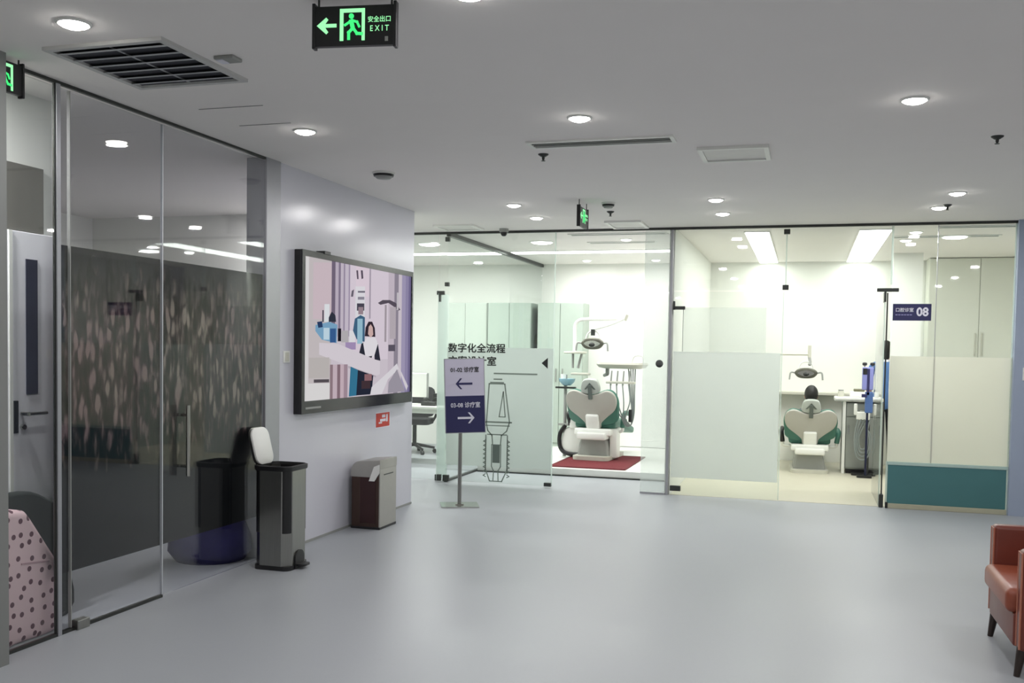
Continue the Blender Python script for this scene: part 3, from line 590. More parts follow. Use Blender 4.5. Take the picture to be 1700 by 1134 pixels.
# ================================================================== DISPLAY, STICKER, SWITCH
SCREEN = [((206, 198, 200), [(0.0, 1), (0.0, 0), (0.216, 0), (0.216, 1)]), ((214, 196, 204), [(0.07, 0.966), (0.07, 0.572), (0.216, 0.582), (0.216, 0.99)]), ((228, 226, 226), [(0.0, 0.995), (0.0, 0), (0.037, 0), (0.037, 1)]), ((120, 108, 128), [(0.216, 1), (0.216, 0.454), (0.247, 0.455), (0.247, 1)]), ((196, 184, 200), [(0.247, 1), (0.247, 0.455), (0.274, 0.456), (0.274, 1)]), ((140, 128, 150), [(0.274, 1), (0.274, 0.456), (0.292, 0.457), (0.292, 1)]), ((205, 194, 208), [(0.292, 1), (0.292, 0.457), (0.317, 0.458), (0.317, 1)]), ((158, 146, 168), [(0.317, 1), (0.317, 0.458), (0.33, 0.459), (0.33, 1)]), ((208, 198, 212), [(0.33, 1), (0.33, 0.459), (0.361, 0.46), (0.361, 1)]), ((170, 158, 180), [(0.361, 1), (0.361, 0.46), (0.374, 0.461), (0.374, 1)]), ((226, 214, 226), [(0.374, 1), (0.374, 0.283), (0.749, 0.286), (0.749, 1)]), ((232, 216, 228), [(0.428, 1), (0.428, 0.766), (0.553, 0.779), (0.553, 1)]), ((206, 194, 206), [(0.749, 1), (0.749, 0), (0.813, 0), (0.813, 1)]), ((150, 142, 156), [(0.813, 1), (0.813, 0), (0.859, 0), (0.859, 1)]), ((214, 204, 214), [(0.859, 1), (0.859, 0), (0.896, 0), (0.896, 1)]), ((168, 160, 190), [(0.896, 1), (0.896, 0), (0.939, 0), (0.939, 1)]), ((150, 142, 176), [(0.939, 1), (0.939, 0), (0.974, 0), (0.974, 1)]), ((120, 112, 150), [(0.974, 1), (0.974, 0), (1.0, 0), (1.0, 1)]), ((176, 166, 180), [(0.553, 1), (0.553, 0.606), (0.568, 0.608), (0.568, 1)]), ((96, 86, 100), [(0.428, 0.967), (0.436, 0.901), (0.45, 0.903), (0.444, 0.97)]), ((96, 86, 100), [(0.469, 0.974), (0.477, 0.907), (0.494, 0.915), (0.488, 0.976)]), ((232, 230, 236), [(0.422, 0.844), (0.422, 0.608), (0.511, 0.615), (0.511, 0.854)]), ((110, 104, 118), [(0.388, 0.806), (0.381, 0.761), (0.401, 0.763), (0.409, 0.82)]), ((120, 116, 130), [(0.444, 0.812), (0.444, 0.799), (0.511, 0.806), (0.511, 0.82)]), ((150, 146, 160), [(0.444, 0.767), (0.444, 0.745), (0.505, 0.751), (0.505, 0.774)]), ((92, 84, 96), [(0.639, 0.739), (0.664, 0.726), (0.749, 0.749), (0.813, 0.721), (0.855, 0.695), (0.88, 0.703), (0.83, 0.757), (0.765, 0.775), (0.687, 0.767)]), ((170, 160, 168), [(0.71, 0.73), (0.71, 0.428), (0.73, 0.429), (0.73, 0.732)]), ((190, 180, 188), [(0.765, 0.717), (0.765, 0.454), (0.83, 0.456), (0.83, 0.723)]), ((205, 200, 206), [(0.838, 0.845), (0.838, 0.699), (0.859, 0.701), (0.859, 0.847)]), ((128, 172, 204), [(0.087, 0.531), (0.087, 0.489), (0.139, 0.429), (0.259, 0.407), (0.265, 0.543), (0.198, 0.56)]), ((44, 66, 104), [(0.099, 0.553), (0.11, 0.512), (0.145, 0.519), (0.139, 0.561)]), ((60, 98, 150), [(0.204, 0.512), (0.204, 0.41), (0.253, 0.412), (0.253, 0.515)]), ((232, 236, 240), [(0.157, 0.684), (0.157, 0.557), (0.198, 0.56), (0.198, 0.688)]), ((60, 60, 74), [(0.141, 0.64), (0.141, 0.556), (0.151, 0.556), (0.151, 0.641)]), ((52, 56, 70), [(0.192, 0.591), (0.192, 0.559), (0.253, 0.563), (0.247, 0.611), (0.216, 0.636)]), ((200, 224, 238), [(0.151, 0.514), (0.151, 0.43), (0.198, 0.431), (0.198, 0.517)]), ((30, 28, 36), [(0.269, 0.516), (0.269, 0.421), (0.297, 0.422), (0.297, 0.517)]), ((188, 184, 188), [(0.299, 0.501), (0.299, 0.414), (0.361, 0.416), (0.361, 0.504)]), ((232, 232, 236), [(0.368, 0.505), (0.368, 0.416), (0.421, 0.418), (0.421, 0.507)]), ((170, 150, 190), [(0.335, 0.415), (0.335, 0.36), (0.428, 0.362), (0.428, 0.418)]), ((70, 106, 136), [(0.417, 0.597), (0.401, 0.506), (0.435, 0.441), (0.511, 0.421), (0.511, 0.615), (0.469, 0.629)]), ((158, 198, 216), [(0.441, 0.599), (0.441, 0.407), (0.49, 0.409), (0.49, 0.602)]), ((80, 76, 90), [(0.435, 0.716), (0.435, 0.66), (0.504, 0.666), (0.504, 0.722)]), ((160, 140, 150), [(0.448, 0.689), (0.448, 0.633), (0.494, 0.636), (0.494, 0.693)]), ((54, 44, 54), [(0.511, 0.467), (0.518, 0.535), (0.546, 0.583), (0.582, 0.585), (0.609, 0.535), (0.615, 0.465)]), ((214, 182, 178), [(0.542, 0.485), (0.548, 0.543), (0.568, 0.564), (0.588, 0.539), (0.594, 0.482), (0.568, 0.458)]), ((48, 50, 62), [(0.458, 0.329), (0.48, 0.409), (0.518, 0.421), (0.518, 0.313)]), ((48, 50, 62), [(0.604, 0.401), (0.639, 0.425), (0.669, 0.274), (0.609, 0.285)]), ((236, 232, 238), [(0.497, 0.409), (0.532, 0.458), (0.612, 0.462), (0.642, 0.414), (0.604, 0.308), (0.568, 0.29), (0.518, 0.313)]), ((60, 58, 68), [(0.542, 0.307), (0.585, 0.314), (0.576, 0.285), (0.553, 0.287)]), ((224, 216, 224), [(0.116, 0.407), (0.272, 0.402), (0.483, 0.329), (0.664, 0.268), (0.664, 0.165), (0.627, 0.154), (0.361, 0.239), (0.116, 0.323)]), ((190, 180, 190), [(0.361, 0.239), (0.627, 0.154), (0.624, 0.14), (0.361, 0.222)]), ((196, 190, 188), [(0.037, 0.301), (0.037, 0.157), (0.198, 0.154), (0.198, 0.303)]), ((90, 84, 90), [(0.076, 0.148), (0.076, 0.125), (0.198, 0.122), (0.198, 0.145)]), ((230, 228, 228), [(0.021, 0.122), (0.021, 0), (0.204, 0), (0.204, 0.116)]), ((150, 128, 136), [(0.204, 0.25), (0.204, 0), (0.228, 0), (0.228, 0.25)]), ((206, 186, 196), [(0.228, 0.25), (0.228, 0), (0.265, 0), (0.265, 0.25)]), ((140, 116, 126), [(0.265, 0.25), (0.265, 0), (0.291, 0), (0.291, 0.25)]), ((206, 184, 194), [(0.291, 0.25), (0.291, 0), (0.322, 0), (0.322, 0.25)]), ((168, 146, 158), [(0.322, 0.25), (0.322, 0), (0.355, 0), (0.355, 0.25)]), ((58, 122, 154), [(0.381, 0.233), (0.368, 0.006), (0.441, 0.008), (0.448, 0.205)]), ((40, 44, 60), [(0.448, 0.205), (0.435, 0.009), (0.582, 0.007), (0.597, 0.157)]), ((150, 110, 116), [(0.511, 0.17), (0.511, 0.119), (0.582, 0.117), (0.582, 0.169)]), ((70, 54, 60), [(0.483, 0.12), (0.483, 0.057), (0.568, 0.054), (0.568, 0.117)]), ((230, 226, 232), [(0.568, 0.006), (0.582, 0.065), (0.749, 0.178), (0.846, 0.25), (0.863, 0.201), (0.749, 0.119), (0.687, 0.004)]), ((164, 158, 170), [(0.749, 0.005), (0.757, 0.095), (0.846, 0.201), (0.939, 0.009)]), ((222, 216, 224), [(0.846, 0.238), (0.896, 0.176), (0.974, 0.051), (0.956, 0.014)]), ((96, 90, 104), [(0.749, 0.405), (0.749, 0.352), (0.822, 0.353), (0.822, 0.407)])]
dsp = thing('wall_display', 'large black-framed display showing a dental clinic picture on the white wall', 'display', (-3.615, 7.46, 1.60))
dy0, dy1, dz0, dz1 = -1.05, 1.05, -0.605, 0.61
obj('housing', BX(0.0, 0.055, dy0, dy1, dz0, dz1, 0.004), BLACK, dsp)
obj('bezel', J(BX(0.055, 0.068, dy0, dy1, dz1 - 0.045, dz1), BX(0.055, 0.068, dy0, dy1, dz0, dz0 + 0.095), BX(0.055, 0.068, dy0, dy0 + 0.045, dz0 + 0.095, dz1 - 0.045), BX(0.055, 0.068, dy1 - 0.03, dy1, dz0 + 0.095, dz1 - 0.045)), mat('bezel_black', (28, 28, 32), 0.2), dsp)
def picture(name, parent, x, y0, y1, z0, z1, shapes, base, gain):
    """Flat picture on a screen: one mesh of thin coloured facets, each a hair in front of the one before."""
    bm = bmesh.new(); mats = []
    def slot(c):
        m = emis('picture_%d_%d_%d' % c, c, gain)
        if m not in mats: mats.append(m)
        return mats.index(m)
    f = bm.faces.new([bm.verts.new((x, a, b)) for a, b in ((y0, z0), (y1, z0), (y1, z1), (y0, z1))]); f.material_index = slot(base)
    for i, (c, pts) in enumerate(shapes):
        q = []
        for p in pts:
            if p not in q: q.append(p)
        if len(q) < 3: continue
        f = bm.faces.new([bm.verts.new((x + 0.00008 * (i + 1), y0 + u * (y1 - y0), z0 + v * (z1 - z0))) for u, v in q]); f.normal_update()
        if f.normal.x < 0: f.normal_flip()
        f.material_index = slot(c)
    me = bpy.data.meshes.new(name); bm.to_mesh(me); bm.free()
    for m in mats: me.materials.append(m)
    o = bpy.data.objects.new(name, me); COL.objects.link(o); o.parent = parent; return o
picture('screen', dsp, 0.0555, dy0 + 0.045, dy1 - 0.03, dz0 + 0.095, dz1 - 0.045, SCREEN, (214, 204, 214), 0.72)
obj('front_panel_mark', BX(0.068, 0.069, dy0 + 0.06, dy0 + 0.3, dz0 + 0.035, dz0 + 0.05), GREYP, dsp)
obj('camera_bump', BX(0.0, 0.075, -0.72, -0.62, dz1 - 0.005, dz1 + 0.02, 0.004), BLACK, dsp)
st = thing('notice_sticker', 'small red and white notice sticker under the display', 'sticker', (-3.615, 8.0, 0.855))
obj('backing', BX(0, 0.002, -0.155, 0.155, -0.07, 0.07), PRINTW, st); obj('red_field', BX(0.002, 0.003, -0.145, 0.145, -0.062, 0.062), SIGNRED, st)
obj('marks', J(BX(0.003, 0.004, -0.06, 0.06, -0.015, 0.008), BX(0.003, 0.004, -0.09, -0.02, -0.032, -0.018), BX(0.003, 0.004, 0.07, 0.10, -0.02, 0.045), BX(0.003, 0.004, -0.02, 0.05, 0.02, 0.045)), PRINTW, st)
sw = thing('light_switch', 'white light switch left of the display', 'switch', (-3.615, 6.30, 1.42))
obj('plate', BX(0, 0.008, -0.043, 0.043, -0.043, 0.043, 0.002), WHITEP, sw); obj('rocker', BX(0.008, 0.012, -0.025, 0.025, -0.032, 0.032, 0.001), CREAM, sw)
sw = thing('wall_switch', 'white wall switch on the blue-grey wall', 'switch', (2.0, 10.18, 1.35))
obj('plate', BX(-0.043, 0.043, -0.008, 0, -0.06, 0.06, 0.002), WHITEP, sw); obj('rocker', BX(-0.025, 0.025, -0.012, -0.008, -0.03, 0.03, 0.001), CREAM, sw)

# ================================================================== BINS
def rrect(x0, x1, y0, y1, r, k=5):
    out = []
    for cx, cy, a in ((x1 - r, y1 - r, 0), (x0 + r, y1 - r, 90), (x0 + r, y0 + r, 180), (x1 - r, y0 + r, 270)):
        for i in range(k + 1):
            t = math.radians(a + 90 * i / k); out.append((cx + r * math.cos(t), cy + r * math.sin(t)))
    return out
def loft(rings, cap0=True, cap1=True):
    bm = bmesh.new(); R = [[bm.verts.new(p) for p in ring] for ring in rings]; n = len(R[0])
    for a, b in zip(R, R[1:]):
        for k in range(n): bm.faces.new((a[k], a[(k + 1) % n], b[(k + 1) % n], b[k]))
    if cap0: bm.faces.new(R[0][::-1])
    if cap1: bm.faces.new(R[-1])
    bmesh.ops.recalc_face_normals(bm, faces=bm.faces); return bm
def slab(x0, x1, y0, y1, z0, z1, r): return loft([[(x, y, z) for x, y in rrect(x0, x1, y0, y1, r)] for z in (z0, z1)])
pb = thing('pedal_bin', 'tall stainless steel pedal bin with its lid open', 'bin', (-3.385, 5.85, 0))
obj('body', loft([[(x, y, z) for x, y in rrect(-0.135, 0.135, -0.14, 0.14, 0.055, 1)] for z in (0.03, 0.685)], True, False), STEEL, pb, 40)
obj('liner', loft([[(x, y, z) for x, y in rrect(-0.13, 0.13, -0.135, 0.135, 0.046)] for z in (0.69, 0.25)], False, True), BLACK, pb, 40)
obj('rim', loft([[(x, y, z) for x, y in rrect(-0.135 - d, 0.135 + d, -0.14 - d, 0.14 + d, 0.05)] for d, z in ((0.002, 0.665), (0.005, 0.672), (0.005, 0.695), (-0.006, 0.70), (-0.008, 0.68))], False, False), BLACK, pb, 40)
obj('base', slab(-0.137, 0.137, -0.142, 0.142, 0, 0.03, 0.05), BLACK, pb, 40)
lid = obj('lid', T(loft([[(x, y, z) for x, y in rrect(-0.108 + d, 0.108 - d, 0.0 + d, 0.25 - d, 0.06)] for d, z in ((0.012, 0.012), (0.0, 0.006), (0.0, -0.006), (0.01, -0.012))]), (-0.120, 0.0, 0.695), (math.radians(76), 0, math.radians(90))), WHITEP, pb, 40)
obj('lid_shell', T(loft([[(x, y, z) for x, y in rrect(-0.113 + d, 0.113 - d, -0.005 + d, 0.256 - d, 0.06)] for d, z in ((0.0, -0.010), (0.003, -0.022), (0.012, -0.026))]), (-0.120, 0.0, 0.695), (math.radians(76), 0, math.radians(90))), STEEL, lid, 40)
obj('pedal_recess', T(PR([(-0.06, 0), (-0.06, 0.07)] + [(0.06 * math.cos(math.radians(a)), 0.07 + 0.05 * math.sin(math.radians(a))) for a in range(170, 9, -20)] + [(0.06, 0.07), (0.06, 0)], 0.01), (0.1445, 0.0, 0.005), (0, 0, math.radians(90))), BLACK, pb)
obj('pedal', slab(0.13, 0.20, -0.05, 0.05, 0.02, 0.035, 0.02), BLACK, pb, 40)
sb = thing('swing_bin', 'short bronze waste bin with silver hood beside the white wall', 'bin', (-3.445, 7.47, 0))
prof = [(-0.13, 0.0), (0.125, 0.0), (0.125, 0.44), (-0.13, 0.44)]
obj('body', BX(-0.13, 0.118, -0.165, 0.165, 0, 0.44, 0.008), BRONZE, sb)
obj('side_panel', BX(-0.05, 0.09, -0.1685, -0.164, 0.05, 0.43, 0.002), MAROON, sb)
obj('front_panel', BX(0.117, 0.128, -0.165, 0.165, 0.01, 0.50, 0.003), SILVER, sb)
hood = [(-0.135, 0.43)] + [(-0.055 + 0.08 * math.cos(math.radians(a)), 0.47 + 0.09 * math.sin(math.radians(a))) for a in range(180, 89, -15)] + [(0.13, 0.575), (0.13, 0.50), (0.06, 0.43)]
hd = obj('hood', T(PR(hood, 0.34, 0.004), (0, -0.17, 0)), SILVER, sb, 30)
obj('slot', BX(0.128, 0.133, -0.09, 0.09, 0.445, 0.452), DARKM, sb)
obj('spout', T(PR([(0.03, 0.40), (0.075, 0.52), (0.125, 0.54), (0.125, 0.47), (0.08, 0.40)], 0.004), (0, -0.1745, 0)), WHITEP, sb)
obj('foot_plate', BX(-0.132, 0.13, -0.168, 0.168, 0, 0.02, 0.003), BLACK, sb)

# ================================================================== SIGNS
fs = thing('floor_sign', 'standing direction sign with white upper and navy lower half', 'sign', (-3.14, 8.74, 0), math.radians(24))
obj('base', J(slab(-0.18, 0.18, -0.15, 0.15, 0, 0.012, 0.01), slab(-0.04, 0.04, -0.04, 0.04, 0.012, 0.022, 0.01)), CHROME, fs)
obj('pole', CY((0, 0, 0.02), (0, 0, 1.05), 0.019, n=20), STEEL, fs, 40)
bd = obj('board', T(B((0, 0, 0), (0.385, 0.014, 0.71), 0.003), (0.035, -0.03, 1.055), (0, math.radians(-2.0), 0)), FRAMEG, fs)
def face(poly, m, name): return obj(name, T(PR(poly, 0.0012), (0.035, -0.0382, 1.055), (0, math.radians(-2.0), 0)), m, bd)
face([(-0.185, 0.0), (-0.185, 0.348), (0.185, 0.348), (0.185, 0.0)], mat('pale_lilac_print', (206, 203, 220), 0.5, var=0.02), 'white_half')
face([(-0.185, -0.348), (-0.185, 0.0), (0.185, 0.0), (0.185, -0.348)], NAVY, 'navy_half')
aL = [(-0.085, 0.0), (-0.04, 0.052), (-0.022, 0.052), (-0.055, 0.010), (0.075, 0.010), (0.075, -0.010), (-0.055, -0.010), (-0.022, -0.052), (-0.04, -0.052)]
obj('arrow', T(PR(aL, 0.001), (0.03, -0.0395, 1.17), (0, math.radians(-2.0), 0)), NAVY, bd)
obj('arrow', T(PR([(-x, z) for x, z in aL][::-1], 0.001), (0.045, -0.0395, 0.845), (0, math.radians(-2.0), 0)), PRINTW, bd)
text('lettering', '01-02 诊疗室', 0.054, PRINTK, bd, (0.03, -0.0390, 1.30), (PI / 2, math.radians(-2.0), 0), 0.0010, 0.9)
text('lettering', '03-08 诊疗室', 0.056, PRINTW, bd, (0.043, -0.0390, 0.965), (PI / 2, math.radians(-2.0), 0), 0.0010, 0.9)
rs = thing('room_sign', 'small navy room sign with white number 08', 'sign', (0.975, 10.249, 1.93))
obj('plate', BX(-0.175, 0.175, -0.008, 0, -0.082, 0.082, 0.002), NAVY, rs)
text('number', '08', 0.115, PRINTW, rs, (0.095, -0.0092, 0.0), bold=0.004, sx=0.95); text('lettering', '口腔诊室', 0.042, PRINTW, rs, (-0.068, -0.0092, 0.02), bold=0.0006)
obj('small_print', J(*[BX(-0.15 + i * 0.026, -0.130 + i * 0.026, -0.0092, -0.008, -0.030, -0.021) for i in range(6)]), mat('lilac_print', (150, 148, 190), 0.5), rs)

# ================================================================== LEATHER ARMCHAIR (front towards -x)
ac = thing('leather_armchair', 'red-brown leather armchair with dark tapered legs at the right', 'armchair', (0.95, 5.37, 0))
obj('seat_base', BX(0.025, 0.74, -0.31, 0.31, 0.13, 0.29, 0.015, 3), LEATHER, ac, 40)
sc_ = obj('seat_cushion', BX(-0.01, 0.60, -0.305, 0.305, 0.285, 0.405, 0.035, 4), mat('seat_leather', (142, 72, 50), 0.35, var=0.14, scale=9, bump=0.15), ac, 40)
obj('backrest', T(B((0, 0, 0), (0.15, 0.64, 0.55), 0.04, 4), (0.70, 0, 0.53), (0, math.radians(10), 0)), LEATHER, ac, 40)
for s in (-1, 1):
    arm = obj('armrest', BX(0.035, 0.78, s * 0.355 - 0.045, s * 0.355 + 0.045, 0.13, 0.605, 0.022, 4), LEATHER, ac, 40)
    obj('piping', TU([(0.037, s * 0.355 - 0.036, 0.14), (0.037, s * 0.355 - 0.036, 0.59), (0.037, s * 0.355 + 0.036, 0.59), (0.037, s * 0.355 + 0.036, 0.14)], 0.005, 6, False), mat('piping_tan', (176, 112, 90), 0.4), arm)
    for x in (0.06, 0.72): obj('leg', CY((x, s * 0.34, 0.14), (x - (0.02 if x < 0.1 else -0.02), s * 0.345, 0), 0.024, 0.014, 12), WOOD, ac, 40)

# ================================================================== BEHIND THE LEFT GLASS
pk = thing('pink_sack', 'pink fabric sack with dark spots leaning behind the glass', 'fabric bag', (-3.76, 3.85, 0))
obj('body', T(PR(closed([(-0.28, 0.0), (-0.30, 0.3), (-0.27, 0.60), (-0.12, 0.67), (0.03, 0.665), (0.075, 0.64), (0.14, 0.555), (0.205, 0.465), (0.262, 0.385), (0.28, 0.33), (0.285, 0.16), (0.275, 0.01), (0.0, 0.0)], 4), 0.16, 0.035), (0.08, 0, 0), (0, 0, math.radians(90))), DOTTED, pk, 40)
obj('seam', T(stroke([(0.02, 0.40), (0.20, 0.38)], 0.006, 0.004), (0.083, 0, 0), (0, 0, math.radians(90))), mat('pink_seam', (176, 140, 150), 0.9), pk)
dk = thing('dark_cushion', 'dark green cushion standing behind the pink sack', 'cushion', (-3.885, 4.05, 0))
obj('body', T(PR(closed([(-0.35, 0.0), (-0.36, 0.5), (-0.2, 0.69), (0.04, 0.72), (0.2, 0.66), (0.33, 0.57), (0.35, 0.3), (0.34, 0.0)], 4), 0.07, 0.02), (0.035, 0, 0), (0, 0, math.radians(90))), DARKCLOTH, dk, 40)
obj('zip', T(stroke([(-0.3, 0.02), (0.3, 0.02)], 0.008, 0.003), (0.037, 0, 0), (0, 0, math.radians(90))), BLACK, dk)
bc = thing('navy_beanbag', 'dark blue beanbag seat on the floor behind the glass door', 'beanbag', (-3.97, 5.90, 0))
obj('seat', LA([(0.0, 0.0), (0.33, 0.0), (0.40, 0.08), (0.39, 0.2), (0.32, 0.33), (0.2, 0.42), (0.0, 0.45)], 28), FABRICB, bc, 60)
obj('back', T(EL((0, 0, 0), (0.30, 0.33, 0.36), 20, 12), (-0.14, 0.04, 0.52)), FABRICB, bc, 60)
bc.scale = (0.72, 0.72, 0.85)
obj('handle', TU([(-0.10, -0.04, 0.87), (-0.11, 0.0, 0.92), (-0.12, 0.06, 0.92), (-0.13, 0.1, 0.86)], 0.012, 6), BLACK, bc, 60)

# ================================================================== OFFICE BEHIND THE GLASS
dk = thing('office_desk', 'white office desk seen left of the standing sign', 'desk', (-5.3, 12.0, 0))
obj('top', BX(-0.9, 0.9, -0.35, 0.35, 0.72, 0.75, 0.003), LAMINW, dk); obj('apron', BX(-0.85, 0.85, -0.30, -0.28, 0.66, 0.72), LAMINW, dk)
for x in (-0.85, 0.85):
    for y in (-0.3, 0.3): obj('leg', BX(x - 0.025, x + 0.025, y - 0.025, y + 0.025, 0, 0.72), FRAMEG, dk)
mo = thing('computer_monitor', 'white computer monitor on the office desk', 'monitor', (-5.08, 12.08, 0.75))
obj('base', slab(-0.12, 0.12, -0.09, 0.09, 0, 0.012, 0.03), WHITEP, mo); obj('neck', BX(-0.02, 0.02, 0.02, 0.04, 0.01, 0.2), WHITEP, mo)
obj('back_shell', BX(-0.27, 0.27, -0.02, 0.02, 0.1, 0.42, 0.008), WHITEP, mo); obj('bezel_edge', BX(0.262, 0.275, -0.022, 0.022, 0.098, 0.422), GREYP, mo)
tp = thing('desk_phone', 'black desk telephone beside the white monitor', 'telephone', (-4.72, 11.95, 0.75))
obj('base', T(BX(-0.10, 0.10, -0.09, 0.09, 0, 0.05, 0.008), (0, 0, 0)), BLACK, tp); obj('handset', TU([(-0.06, -0.085, 0.075), (-0.06, 0, 0.09), (-0.06, 0.085, 0.075)], 0.02, 8), BLACK, tp, 40)
tp2 = thing('desk_tray', 'black document tray at the right end of the office desk', 'tray', (-4.58, 12.2, 0.75))
obj('bottom_tray', J(BX(-0.16, 0.16, -0.12, 0.12, 0, 0.01), BX(-0.16, -0.15, -0.12, 0.12, 0.01, 0.06), BX(0.15, 0.16, -0.12, 0.12, 0.01, 0.06), BX(-0.15, 0.15, 0.11, 0.12, 0.01, 0.06)), BLACK, tp2)
obj('top_tray', J(BX(-0.16, 0.16, -0.12, 0.12, 0.09, 0.10), BX(-0.16, -0.15, -0.12, 0.12, 0.06, 0.15), BX(0.15, 0.16, -0.12, 0.12, 0.06, 0.15), BX(-0.15, 0.15, 0.11, 0.12, 0.10, 0.15)), BLACK, tp2)
def office_chair(loc, rz, label):
    t = thing('office_chair', label, 'chair', loc, rz, 'black office chairs at the desk')
    obj('seat', slab(-0.24, 0.24, -0.24, 0.24, 0.42, 0.50, 0.08), FABRICK, t, 40)
    obj('backrest', T(PR(closed([(-0.2, 0.0), (-0.23, 0.25), (-0.18, 0.42), (0.18, 0.42), (0.23, 0.25), (0.2, 0.0)], 4), 0.04, 0.01), (0, 0.24, 0.52), (math.radians(-8), 0, 0)), FABRICK, t, 40)
    obj('gas_lift', CY((0, 0, 0.1), (0, 0, 0.42), 0.03), BLACK, t, 40)
    obj('back_bar', TU([(0, 0.1, 0.42), (0, 0.25, 0.44), (0, 0.30, 0.65)], 0.02), BLACK, t, 40)
    for s in (-1, 1): obj('armrest', TU([(s * 0.24, 0.1, 0.45), (s * 0.29, 0.1, 0.55), (s * 0.29, 0.1, 0.68), (s * 0.29, -0.12, 0.68)], 0.018), BLACK, t, 40)
    for k in range(5):
        a = 2 * PI * k / 5 + 0.3; c, s = math.cos(a), math.sin(a)
        l = obj('base_leg', CY((0, 0, 0.13), (c * 0.29, s * 0.29, 0.075), 0.026, 0.018, 10), BLACK, t, 40)
        obj('castor', CY((c * 0.29 - s * 0.02, s * 0.29 + c * 0.02, 0.03), (c * 0.29 + s * 0.02, s * 0.29 - c * 0.02, 0.03), 0.03), BLACK, l, 40)
    return t
office_chair((-5.35, 12.95, 0), math.radians(10), 'black office chair seen best, left of the standing sign')
office_chair((-4.70, 12.98, 0), math.radians(-12), 'black office chair half hidden behind the narrow glass strip')

# tall grey-green cabinets along the back wall
def tall_cabinet(x0, x1, z0, label):
    w = (x1 - x0) / 2; t = thing('tall_cabinet', label, 'cabinet', ((x0 + x1) / 2, 14.29, z0))
    obj('carcass', BX(-w, w, -0.38, 0, 0, 2.2 - z0), CABG, t)
    for s in (-1, 1):
        d = obj('door', BX(0.004 if s > 0 else -w + 0.004, w - 0.004 if s > 0 else -0.004, -0.40, -0.381, 0.06, 2.19 - z0, 0.002), CABG, t)
        obj('handle', BX(s * 0.05 - 0.006, s * 0.05 + 0.006, -0.425, -0.40, 0.95, 1.15, 0.003), GREYP, d)
tall_cabinet(-3.81, -3.12, 0.09, 'tall grey-green cabinet behind the chair with red mat')
tall_cabinet(-4.58, -3.91, 0, 'tall grey-green cabinet on the office side of the glass partition')
tall_cabinet(-5.28, -4.60, 0, 'tall grey-green cabinet farthest left behind the lettered pane')
wt = thing('wardrobe', 'tall white wardrobe with long handles behind the wide right pane', 'wardrobe', (2.0, 14.29, 0))
obj('carcass', BX(-0.48, 0.62, -0.4, 0, 0, 2.795), LAMINW, wt)
for x0, x1, hx in ((-0.476, 0.128, 0.09), (0.134, 0.616, 0.17)):
    d = obj('door', BX(x0, x1, -0.42, -0.401, 0.08, 2.785, 0.002), LAMINW, wt); obj('handle', BX(hx - 0.007, hx + 0.007, -0.445, -0.42, 1.52, 1.82, 0.004), CREAM, d)

